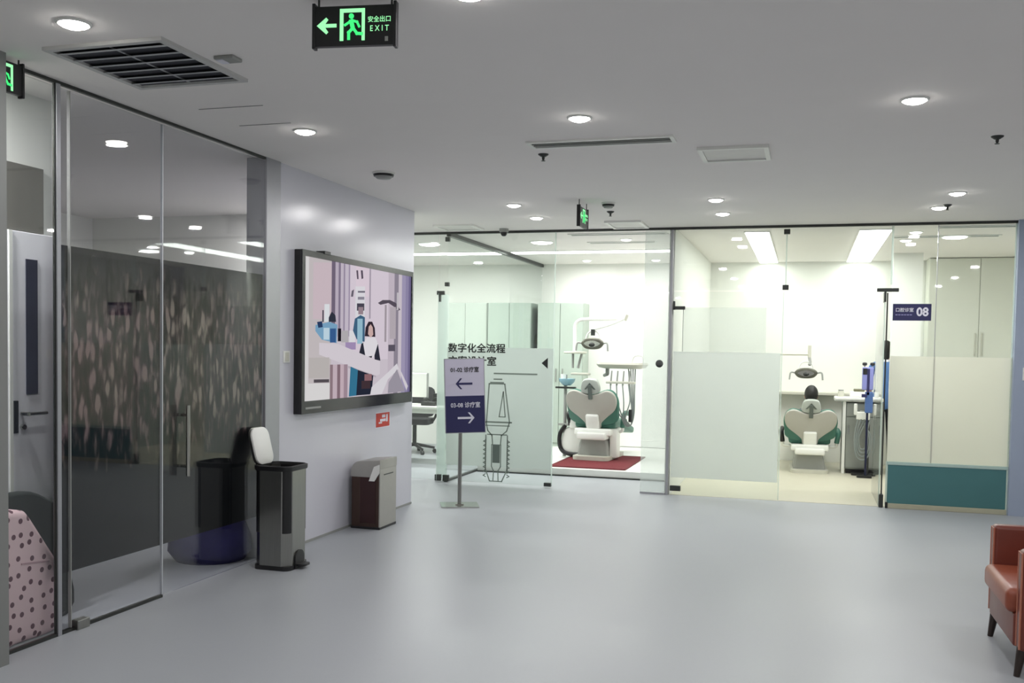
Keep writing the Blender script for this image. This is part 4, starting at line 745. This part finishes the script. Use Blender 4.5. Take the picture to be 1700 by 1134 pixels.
# ================================================================== DENTAL CHAIRS (local: rear towards -y, z=0 on the floor)
def dental_chair(name, label, loc, rz, lamp_cfg):
    t = thing(name, label, 'dental chair', loc, rz, 'dental chairs')
    obj('base_plate', slab(-0.24, 0.24, -0.28, 0.62, 0, 0.05, 0.08), CREAM, t, 40)
    obj('pedestal', loft([[(x, y + 0.12, z) for x, y in rrect(-w, w, -0.24, 0.24, 0.03)] for w, z in ((0.21, 0.05), (0.19, 0.2), (0.15, 0.31))]), GREYP, t, 40)
    obj('seat_support', J(BX(-0.24, 0.24, -0.18, 0.5, 0.31, 0.40, 0.02, 3), BX(-0.19, 0.19, -0.24, 0.3, 0.26, 0.35, 0.02, 3)), WHITEP, t, 40)
    obj('seat', BX(-0.27, 0.27, -0.05, 0.62, 0.40, 0.50, 0.035, 4), GREENC, t, 40)
    obj('leg_rest', T(BX(-0.22, 0.22, 0, 0.62, -0.04, 0.05, 0.03, 4), (0, 0.6, 0.44), (math.radians(-14), 0, 0)), GREENC, t, 40)
    heart = [(x * 1.1, z * 1.02) for x, z in closed([(0.0, 0.415), (-0.09, 0.435), (-0.2, 0.475), (-0.28, 0.43), (-0.305, 0.33), (-0.27, 0.21), (-0.17, 0.11), (-0.10, 0.03), (-0.085, -0.04), (0.0, -0.055), (0.085, -0.04), (0.10, 0.03), (0.17, 0.11), (0.27, 0.21), (0.305, 0.33), (0.28, 0.43), (0.2, 0.475), (0.09, 0.435)], 4)]
    tilt = math.radians(22)
    obj('backrest_shell', T(PR(heart, 0.045, 0.014), (0, -0.13, 0.44), (tilt, 0, 0)), SHELL, t, 35)
    cush = closed([(0.0, 0.42), (-0.2, 0.485), (-0.30, 0.45), (-0.345, 0.33), (-0.335, 0.18), (-0.31, 0.06), (-0.15, 0.0), (0.15, 0.0), (0.31, 0.06), (0.335, 0.18), (0.345, 0.33), (0.30, 0.45), (0.2, 0.485)], 4)
    obj('backrest_cushion', T(PR(cush, 0.075, 0.02), (0, -0.085, 0.44), (tilt, 0, 0)), GREENC, t, 35)
    obj('backrest_stem', T(BX(-0.085, 0.085, -0.02, 0.05, -0.16, 0.14, 0.02, 3), (0, -0.155, 0.45), (tilt, 0, 0)), WHITEP, t, 40)
    hr = obj('headrest', T(PR(closed([(-0.12, 0.0), (-0.115, 0.09), (-0.07, 0.155), (0.07, 0.155), (0.115, 0.09), (0.12, 0.0), (0.06, -0.03), (-0.06, -0.03)], 4), 0.07, 0.015), (0, -0.30, 0.88), (math.radians(16), 0, 0)), mat('headrest_grey', (172, 178, 172), 0.45), t, 35)
    obj('headrest_bracket', T(J(BX(-0.025, 0.025, -0.015, 0.005, -0.1, 0.09, 0.004), PR([(-0.075, 0.03), (0.0, 0.12), (0.075, 0.03), (0.05, 0.03), (0.0, 0.085), (-0.05, 0.03)], 0.004)), (0, -0.305, 0.88), (math.radians(16), 0, 0)), mat('bracket_grey', (96, 104, 100), 0.4, 0.3), hr)
    for s in (-1, 1):
        a = obj('armrest', TU([(s * 0.35, 0.02, 0.42), (s * 0.37, 0.0, 0.56), (s * 0.36, 0.12, 0.60), (s * 0.35, 0.34, 0.58)], 0.032, 10), GREENC if s > 0 else BLACK, t, 50)
        obj('arm_bracket', TU([(s * 0.25, 0.05, 0.36), (s * 0.34, 0.04, 0.37), (s * 0.35, 0.02, 0.44)], 0.022, 8), WHITEP, a, 50)
    lamp_cfg(t)
    return t
def lamp_head(t, c, yaw=0.0, pitch=0.0):
    x, y, z = c
    h = obj('lamp_head', T(PR(closed([(-0.15, 0.02), (-0.10, 0.075), (0.0, 0.09), (0.10, 0.075), (0.15, 0.02), (0.10, -0.045), (0.0, -0.06), (-0.10, -0.045)], 4), 0.06, 0.02), (x, y, z), (pitch, 0, yaw)), mat('lamp_grey', (92, 92, 82), 0.3, 0.3), t, 35)
    obj('reflector', T(PR(closed([(-0.11, 0.015), (0.0, 0.055), (0.11, 0.015), (0.0, -0.035)], 5), 0.006), (x, y - 0.004, z), (pitch, 0, yaw)), CHROME, h)
    obj('bulb_cap', T(EL((0, 0, 0), (0.04, 0.02, 0.03)), (x, y - 0.006, z)), DARKM, h, 60)
    for s in (-1, 1): obj('grip', TU([(x + s * 0.145, y + 0.03, z + 0.02), (x + s * 0.2, y + 0.01, z + 0.02), (x + s * 0.215, y, z - 0.08)], 0.012, 8), GREYP, h, 50)
    obj('yoke', TU([(x - 0.1, y + 0.05, z + 0.06), (x - 0.07, y + 0.06, z + 0.15), (x, y + 0.06, z + 0.18), (x + 0.07, y + 0.06, z + 0.15), (x + 0.1, y + 0.05, z + 0.06)], 0.010, 8), WHITEP, h, 50)

def rig_one(t):
    # lamp post rises from the cuspidor unit at the left and reaches over to the right
    obj('unit_post', CY((-0.44, 0.05, 0.0), (-0.44, 0.05, 1.08), 0.022), GREYP, t, 40)
    ub = obj('water_unit', T(PR(closed([(-0.14, 0.05), (-0.17, 0.2), (-0.10, 0.38), (0.08, 0.40), (0.14, 0.36), (0.15, 0.1), (0.10, 0.03)], 4), 0.26, 0.02), (-0.31, 0.02, 0.0)), WHITEP, t, 40)
    obj('black_trim', TU([(-0.42, 0.02, 0.42), (-0.49, 0.01, 0.30), (-0.49, 0.01, 0.14), (-0.41, 0.01, 0.05), (-0.20, 0.01, 0.03)], 0.028, 8), BLACK, ub, 50)
    obj('side_panel', BX(-0.36, -0.26, -0.02, 0.1, 0.38, 0.72, 0.02, 3), WHITEP, t, 40)
    obj('shelf_arm', J(BX(-0.52, -0.16, 0.0, 0.1, 0.41, 0.44, 0.005)), GREYP, t)
    tb = obj('disc_table', LA([(0, 0), (0.14, 0), (0.155, 0.012), (0.15, 0.03), (0, 0.034)], 28, (-0.33, 0.1, 1.36)), CREAM, t, 40)
    for x in (-0.36, -0.24): obj('strut', CY((x, 0.1, 1.36), (x - (0.0 if x < -0.3 else 0.05), 0.1, 1.17), 0.016), GREYP, tb, 40)
    obj('lower_tray', BX(-0.36, -0.14, 0.0, 0.2, 1.08, 1.11, 0.01), CREAM, t)
    cu = obj('cup_holder', LA([(0, 0), (0.05, 0.0), (0.10, 0.05), (0.11, 0.09), (0.09, 0.09), (0, 0.05)], 24, (-0.42, 0.05, 0.94)), mat('pale_blue_plastic', (150, 190, 206), 0.4), t, 40)
    obj('cup', LA([(0, 0), (0.03, 0), (0.036, 0.09), (0, 0.09)], 16, (-0.46, 0.02, 1.0)), WHITEP, cu, 40)
    obj('holder_bar', BX(-0.56, -0.28, -0.02, 0.02, 0.90, 0.925, 0.004), DARKM, cu)
    obj('lamp_post', TU([(-0.34, 0.1, 1.39), (-0.34, 0.1, 1.62), (-0.335, 0.1, 1.74), (-0.28, 0.1, 1.80), (-0.18, 0.1, 1.815), (0.1, 0.1, 1.82), (0.33, 0.1, 1.825)], 0.024, 10), WHITEP, t, 50)
    obj('elbow', CY((0.33, 0.1, 1.80), (0.36, 0.1, 1.88), 0.026), CREAM, t, 40)
    obj('lamp_arm', TU([(0.34, 0.1, 1.83), (0.15, 0.02, 1.74), (-0.04, -0.05, 1.68)], 0.016, 8), WHITEP, t, 50)
    obj('joint', CY((-0.05, -0.05, 1.60), (-0.05, -0.05, 1.68), 0.028), DARKM, t, 40)
    lamp_head(t, (-0.05, -0.09, 1.48))
    tr = obj('instrument_table', T(loft([[(x, y, z) for x, y in rrect(-0.32 + d, 0.32 - d, -0.2 + d, 0.2 - d, 0.09)] for d, z in ((0.09, -0.045), (0.03, -0.03), (0.0, 0.01), (0.01, 0.035))]), (0.30, 0.15, 1.22)), CREAM, t, 40)
    obj('table_handle', TU([(0.46, 0.0, 1.25), (0.50, -0.02, 1.34), (0.60, -0.02, 1.34), (0.61, 0.0, 1.25)], 0.010, 8), WHITEP, tr, 50)
    obj('table_arm', J(CY((0.1, 0.15, 1.18), (0.1, 0.15, 1.10), 0.025), CY((0.1, 0.15, 1.10), (0.02, 0.3, 1.08), 0.022)), GREYP, tr, 40)
    hb = obj('instrument_holder', BX(0.14, 0.52, -0.08, 0.0, 0.985, 1.015, 0.008), CREAM, t, 40)
    for i, x in enumerate((0.20, 0.28, 0.36, 0.44)):
        obj('handpiece', CY((x, -0.05, 0.96), (x + 0.01, -0.04, 1.15), 0.012, 0.009), GREYP, hb, 40)
        e = (0.36 + 0.05 * i); b = (0.42 + 0.03 * i)
        obj('hose', TU([(x, -0.06, 0.97), (x + 0.03, -0.1, 0.76), (0.36 + 0.018 * i, -0.1, 0.56), (0.42 + 0.012 * i, -0.09, 0.45 + 0.012 * i), (0.49, -0.08, 0.47), (0.515 - 0.01 * i, -0.04, 0.62), (0.50 - 0.02 * i, 0.02, 0.9), (0.48 - 0.03 * i, 0.12, 1.18)], 0.008, 6), HOSE, hb, 50)
    obj('hose_clip', BX(0.46, 0.50, -0.12, -0.07, 0.50, 0.66, 0.006), BLACK, hb)
    obj('water_bottle_box', BX(0.20, 0.30, -0.05, 0.12, 0.02, 0.40, 0.015, 3), WHITEP, t, 40)
def rig_two(t):
    obj('lamp_post', TU([(-0.62, 0.3, 0.0), (-0.62, 0.3, 0.9), (-0.62, 0.25, 1.5), (-0.60, 0.2, 1.63), (-0.5, 0.18, 1.665), (-0.2, 0.1, 1.67), (-0.04, 0.05, 1.67)], 0.016, 8), CREAM, t, 50)
    obj('joint', CY((-0.03, 0.05, 1.63), (-0.03, 0.05, 1.80), 0.022), CREAM, t, 40)
    obj('lamp_arm', TU([(-0.03, 0.05, 1.63), (-0.02, 0.02, 1.56), (-0.03, 0.0, 1.52)], 0.02, 8), GREYP, t, 50)
    lamp_head(t, (-0.07, -0.04, 1.39))
ch1 = dental_chair('dental_chair', 'grey and green dental chair standing on the red mat', (-2.60, 12.45, 0.1035), math.radians(-4), rig_one)
ch2 = dental_chair('dental_chair', 'grey and green dental chair seen through the open glass doorway', (0.07, 13.05, 0.0), math.radians(2), rig_two)
ch2.scale = (0.95, 0.95, 0.90)
rm = thing('red_mat', 'dark red floor mat on the white platform', 'mat', (-2.49, 12.2, 0.09))
obj('mat', loft([[(x, y, z) for x, y in rrect(-0.47, 0.47, -0.78, 0.75, 0.02)] for z in (0, 0.011)]), RED, rm)
obj('border', J(BX(-0.47, 0.47, -0.78, -0.755, 0.011, 0.013), BX(-0.47, 0.47, 0.725, 0.75, 0.011, 0.013), BX(-0.47, -0.445, -0.755, 0.725, 0.011, 0.013), BX(0.445, 0.47, -0.755, 0.725, 0.011, 0.013)), mat('mat_border', (96, 26, 36), 0.9), rm)

# ================================================================== SECOND TREATMENT ROOM
cb = thing('side_cabinet', 'grey side cabinet right of the second dental chair', 'cabinet', (0.72, 13.24, 0))
obj('carcass', BX(-0.22, 0.24, -0.2, 0.15, 0.06, 0.90, 0.004), mat('cabinet_grey', (138, 142, 137), 0.5), cb)
obj('plinth', BX(-0.2, 0.22, -0.18, 0.13, 0, 0.06), BLACK, cb)
obj('side_frame', J(BX(-0.255, -0.22, -0.22, -0.16, 0, 0.92), BX(-0.26, -0.22, 0.10, 0.15, 0, 0.92)), WHITEP, cb)
d = obj('door', BX(-0.21, 0.23, -0.218, -0.2, 0.08, 0.72, 0.002), mat('cabinet_grey', (138, 142, 137), 0.5), cb); obj('handle', BX(-0.19, -0.178, -0.24, -0.218, 0.5, 0.62), CHROME, d)
d = obj('drawer', BX(-0.21, 0.23, -0.218, -0.2, 0.73, 0.89, 0.002), mat('cabinet_grey', (138, 142, 137), 0.5), cb); obj('handle', BX(-0.05, 0.07, -0.24, -0.218, 0.80, 0.812), CHROME, d)
wk = thing('worktop', 'white worktop on the grey side cabinet', 'worktop', (0.66, 13.24, 0.92)); obj('slab', BX(-0.30, 0.28, -0.26, 0.18, 0, 0.05, 0.012, 3), WHITEP, wk); obj('edge_band', BX(-0.29, 0.27, -0.266, -0.26, 0.008, 0.022), GREYP, wk)
bx = thing('steriliser_box', 'small white device with dark lid on the worktop', 'device', (0.67, 13.22, 0.97))
obj('body', BX(-0.12, 0.12, -0.1, 0.1, 0, 0.07, 0.012, 3), WHITEP, bx); obj('lid', BX(-0.075, 0.055, -0.07, 0.07, 0.07, 0.105, 0.01, 3), mat('olive_lid', (110, 108, 84), 0.5), bx)
jr = thing('glass_jar', 'small pale jar left of the white device on the worktop', 'jar', (0.44, 13.2, 0.97)); obj('jar', LA([(0, 0), (0.035, 0), (0.04, 0.03), (0.04, 0.06), (0.03, 0.075), (0, 0.075)], 20), CREAM, jr, 40); obj('lid', LA([(0, 0.075), (0.034, 0.075), (0.034, 0.09), (0, 0.09)], 20), GREYP, jr, 40)
hu = thing('hose_stand', 'white holder with long grey hoses hanging beside the cabinet', 'dental unit', (0.71, 12.88, 0))
obj('stand', CY((0.06, 0.06, 0.03), (0.06, 0.06, 0.86), 0.016), DARKM, hu, 40); obj('foot', slab(-0.13, 0.13, -0.06, 0.14, 0, 0.03, 0.04), BLACK, hu, 40)
ho = obj('holder', J(BX(-0.09, 0.07, -0.04, 0.04, 0.70, 0.80, 0.015, 3), BX(-0.12, -0.08, -0.03, 0.03, 0.76, 0.90, 0.01)), WHITEP, hu, 40)
for i in range(4):
    x = -0.07 + i * 0.04; w = 0.095 - i * 0.018
    obj('hose', TU([(x, -0.03, 0.72), (-0.01 - w, -0.05, 0.5), (-0.01 - w * 0.8, -0.05, 0.27 + i * 0.03), (-0.01, -0.05, 0.20 + i * 0.045), (-0.01 + w * 0.8, -0.05, 0.27 + i * 0.03), (-0.01 + w, -0.05, 0.5), (x + 0.02, -0.02, 0.71)], 0.009, 6), HOSE, ho, 50)
ld = thing('wall_ledge', 'thin grey ledge along the back wall behind the second chair', 'shelf', (-0.1, 14.3, 0.95)); obj('board', BX(-0.55, 1.1, -0.3, 0, 0, 0.035, 0.004), CREAM, ld)
for x in (-0.4, 0.2, 0.9): obj('bracket', BX(x - 0.012, x + 0.012, -0.22, 0, -0.16, 0.0), GREYP, ld)
mc = thing('pole_device', 'navy and white device with black knobs on a dark pole', 'medical device', (0.725, 12.68, 0))
obj('base', slab(-0.09, 0.09, -0.08, 0.08, 0, 0.03, 0.03), BLACK, mc, 40); obj('pole', CY((0.01, 0, 0.03), (0.01, 0, 1.30), 0.014), mat('navy_metal', (30, 34, 62), 0.4, 0.4), mc, 40)
hd = obj('head', BX(-0.06, 0.07, -0.035, 0.035, 1.08, 1.36, 0.012, 3), mat('lilac_blue_plastic', (132, 136, 196), 0.45), mc, 40)
obj('screen', BX(-0.055, -0.005, -0.04, -0.034, 1.27, 1.345), BLACK, hd); obj('stripe', BX(-0.005, 0.025, -0.04, -0.034, 1.02, 1.34), NAVY, hd); obj('clamp', BX(-0.06, 0.0, -0.05, 0.03, 0.99, 1.03, 0.005), NAVY, hd); obj('cable_box', BX(-0.02, 0.07, -0.04, 0.04, 0.80, 1.06, 0.01), mat('blue_plastic', (70, 98, 150), 0.5), hd)
for x in (-0.035, 0.055): obj('knob', LA([(0, 0), (0.02, 0), (0.03, 0.014), (0.025, 0.035), (0, 0.04)], 16, (x, 0, 1.38)), BLACK, hd, 40); obj('knob_stem', CY((x, 0, 1.35), (x, 0, 1.385), 0.008), GREYP, hd)

# ================================================================== PEOPLE
def skin_body(name, joints, edges, m, parent, root=0, sub=2):
    me = bpy.data.meshes.new(name); me.from_pydata([j[0] for j in joints], edges, [])
    o = bpy.data.objects.new(name, me); COL.objects.link(o)
    o.modifiers.new('skin', 'SKIN'); 
    for i, j in enumerate(joints):
        v = me.skin_vertices[0].data[i] if me.skin_vertices else None
        r = j[1] if isinstance(j[1], tuple) else (j[1], j[1])
        if v: v.radius = r; v.use_root = (i == root)
    s = o.modifiers.new('sub', 'SUBSURF'); s.levels = sub; s.render_levels = sub
    dg = bpy.context.evaluated_depsgraph_get(); dg.update()
    me2 = bpy.data.meshes.new_from_object(o.evaluated_get(dg)); me2.name = name
    bpy.data.objects.remove(o)
    n = bpy.data.objects.new(name, me2); COL.objects.link(n); n.parent = parent
    me2.materials.clear(); me2.materials.append(m); me2.polygons.foreach_set('use_smooth', [True] * len(me2.polygons))
    return n
def head(parent, c, s=1.0, bun=False):
    """Face towards +y."""
    x, y, z = c
    h = obj('head', EL((0, 0, 0), (0.074 * s, 0.094 * s, 0.112 * s), 24, 16), SKIN, parent, 80, (x, y, z))
    obj('nose', T(EL((0, 0, 0), (0.012, 0.018, 0.022)), (0, 0.094 * s, -0.012)), SKIN, h, 80)
    for k in (-1, 1):
        obj('eye', T(EL((0, 0, 0), (0.013, 0.008, 0.007)), (k * 0.03, 0.084 * s, 0.012)), BLACK, h, 80); obj('ear', T(EL((0, 0, 0), (0.010, 0.02, 0.03)), (k * 0.074 * s, 0, -0.01)), SKIN, h, 80)
    obj('mouth', T(EL((0, 0, 0), (0.022, 0.006, 0.006)), (0, 0.082 * s, -0.05)), mat('lips', (168, 96, 90), 0.5), h, 80)
    hair = EL((0, -0.018, 0.022), (0.084 * s, 0.098 * s, 0.112 * s), 24, 16)
    bmesh.ops.delete(hair, geom=[v for v in hair.verts if v.co.y > 0.035 and v.co.z < 0.055], context='VERTS')
    obj('hair', J(hair, EL((0, -0.05, -0.04), (0.07 * s, 0.055 * s, 0.09 * s), 16, 10)), HAIR, h, 80)
    return h
pe = thing('person', 'person in blue scrubs and black trousers standing in the second treatment room', 'person', (1.0, 13.66, 0), math.radians(-12))
J_ = [((0, 0, 0.93), (0.145, 0.10)), ((0, 0, 1.10), (0.13, 0.095)), ((0, 0, 1.28), (0.155, 0.105)), ((0, -0.005, 1.38), (0.10, 0.075)), ((0, 0, 1.45), 0.048), ((0, 0.01, 1.50), 0.05),
      ((-0.165, 0, 1.37), 0.058), ((-0.205, -0.02, 1.12), 0.044), ((-0.195, 0.09, 0.90), 0.033), ((0.165, 0, 1.37), 0.058), ((0.205, -0.02, 1.12), 0.044), ((0.195, 0.09, 0.90), 0.033),
      ((-0.085, 0, 0.86), 0.088), ((-0.09, 0.01, 0.48), 0.060), ((-0.092, -0.01, 0.09), 0.042), ((0.085, 0, 0.86), 0.088), ((0.09, 0.01, 0.48), 0.060), ((0.092, -0.01, 0.09), 0.042)]
E_ = [(0, 1), (1, 2), (2, 3), (3, 4), (4, 5), (3, 6), (6, 7), (7, 8), (3, 9), (9, 10), (10, 11), (0, 12), (12, 13), (13, 14), (0, 15), (15, 16), (16, 17)]
bd = skin_body('body', J_, E_, SCRUBS, pe)
# trousers, skin and scrubs are bands of the one body surface
bd.data.materials.append(TROUSERS); bd.data.materials.append(SKIN)
for p in bd.data.polygons:
    c = p.center
    if c.z < 0.80 and abs(c.x) < 0.165: p.material_index = 1
    elif c.z > 1.43 or (abs(c.x) > 0.15 and c.z < 1.14): p.material_index = 2
head(pe, (0, 0.015, 1.575))
def hand(parent, c, sgn):
    x, y, z = c; hb = [B((0, 0, -0.045), (0.028, 0.075, 0.09), 0.011, 3)]
    for i, (dy, L) in enumerate(((-0.028, 0.060), (-0.009, 0.074), (0.010, 0.078), (0.029, 0.068))): hb.append(TU([(0, dy, -0.08), (-sgn * 0.008, dy, -0.08 - L * 0.5), (-sgn * 0.028, dy, -0.08 - L * 0.9)], 0.0085, 7))
    hb.append(TU([(0, 0.03, -0.02), (-sgn * 0.015, 0.055, -0.05), (-sgn * 0.025, 0.06, -0.08)], 0.0095, 7))
    obj('hand', T(J(*hb), (x, y, z), (math.radians(20), 0, 0)), SKIN, parent, 60)
hand(pe, (-0.195, 0.10, 0.895), -1); hand(pe, (0.195, 0.10, 0.895), 1)
for s in (-1, 1): obj('shoe', J(EL((s * 0.092, 0.05, 0.035), (0.045, 0.13, 0.035)), BX(s * 0.092 - 0.042, s * 0.092 + 0.042, -0.07, 0.15, 0, 0.022, 0.008)), BLACK, pe, 50)
obj('collar', LA([(0.062, 0), (0.075, -0.012), (0.08, -0.03), (0.07, -0.03)], 20, (0, 0.0, 1.455)), PRINTW, pe, 40)
pt = thing('person', 'dark-haired person seated in the second dental chair, only the head showing', 'person', (0.07, 13.05, 0), math.radians(2))
J2 = [((0, 0.10, 0.535), (0.125, 0.095)), ((0, 0.02, 0.66), (0.12, 0.085)), ((0, -0.055, 0.75), (0.11, 0.075)), ((0, -0.10, 0.82), (0.07, 0.055)), ((0, -0.12, 0.88), 0.042), ((0, -0.125, 0.92), 0.045),
      ((-0.13, -0.075, 0.77), 0.045), ((-0.21, 0.04, 0.66), 0.040), ((-0.12, 0.24, 0.63), 0.03), ((0.13, -0.075, 0.77), 0.045), ((0.21, 0.04, 0.66), 0.040), ((0.12, 0.24, 0.63), 0.03),
      ((-0.09, 0.2, 0.53), 0.075), ((-0.09, 0.58, 0.54), 0.056), ((-0.09, 0.98, 0.44), 0.04), ((0.09, 0.2, 0.53), 0.075), ((0.09, 0.58, 0.54), 0.056), ((0.09, 0.98, 0.44), 0.04)]
b2 = skin_body('body', J2, E_, mat('grey_clothes', (120, 124, 130), 0.85), pt)
head(pt, (0, -0.135, 0.985), 1.0); hand(pt, (-0.10, 0.30, 0.62), -1); hand(pt, (0.10, 0.30, 0.62), 1)
for s in (-1, 1): obj('shoe', T(EL((0, 0, 0), (0.045, 0.05, 0.12)), (s * 0.09, 1.02, 0.47)), BLACK, pt, 50)
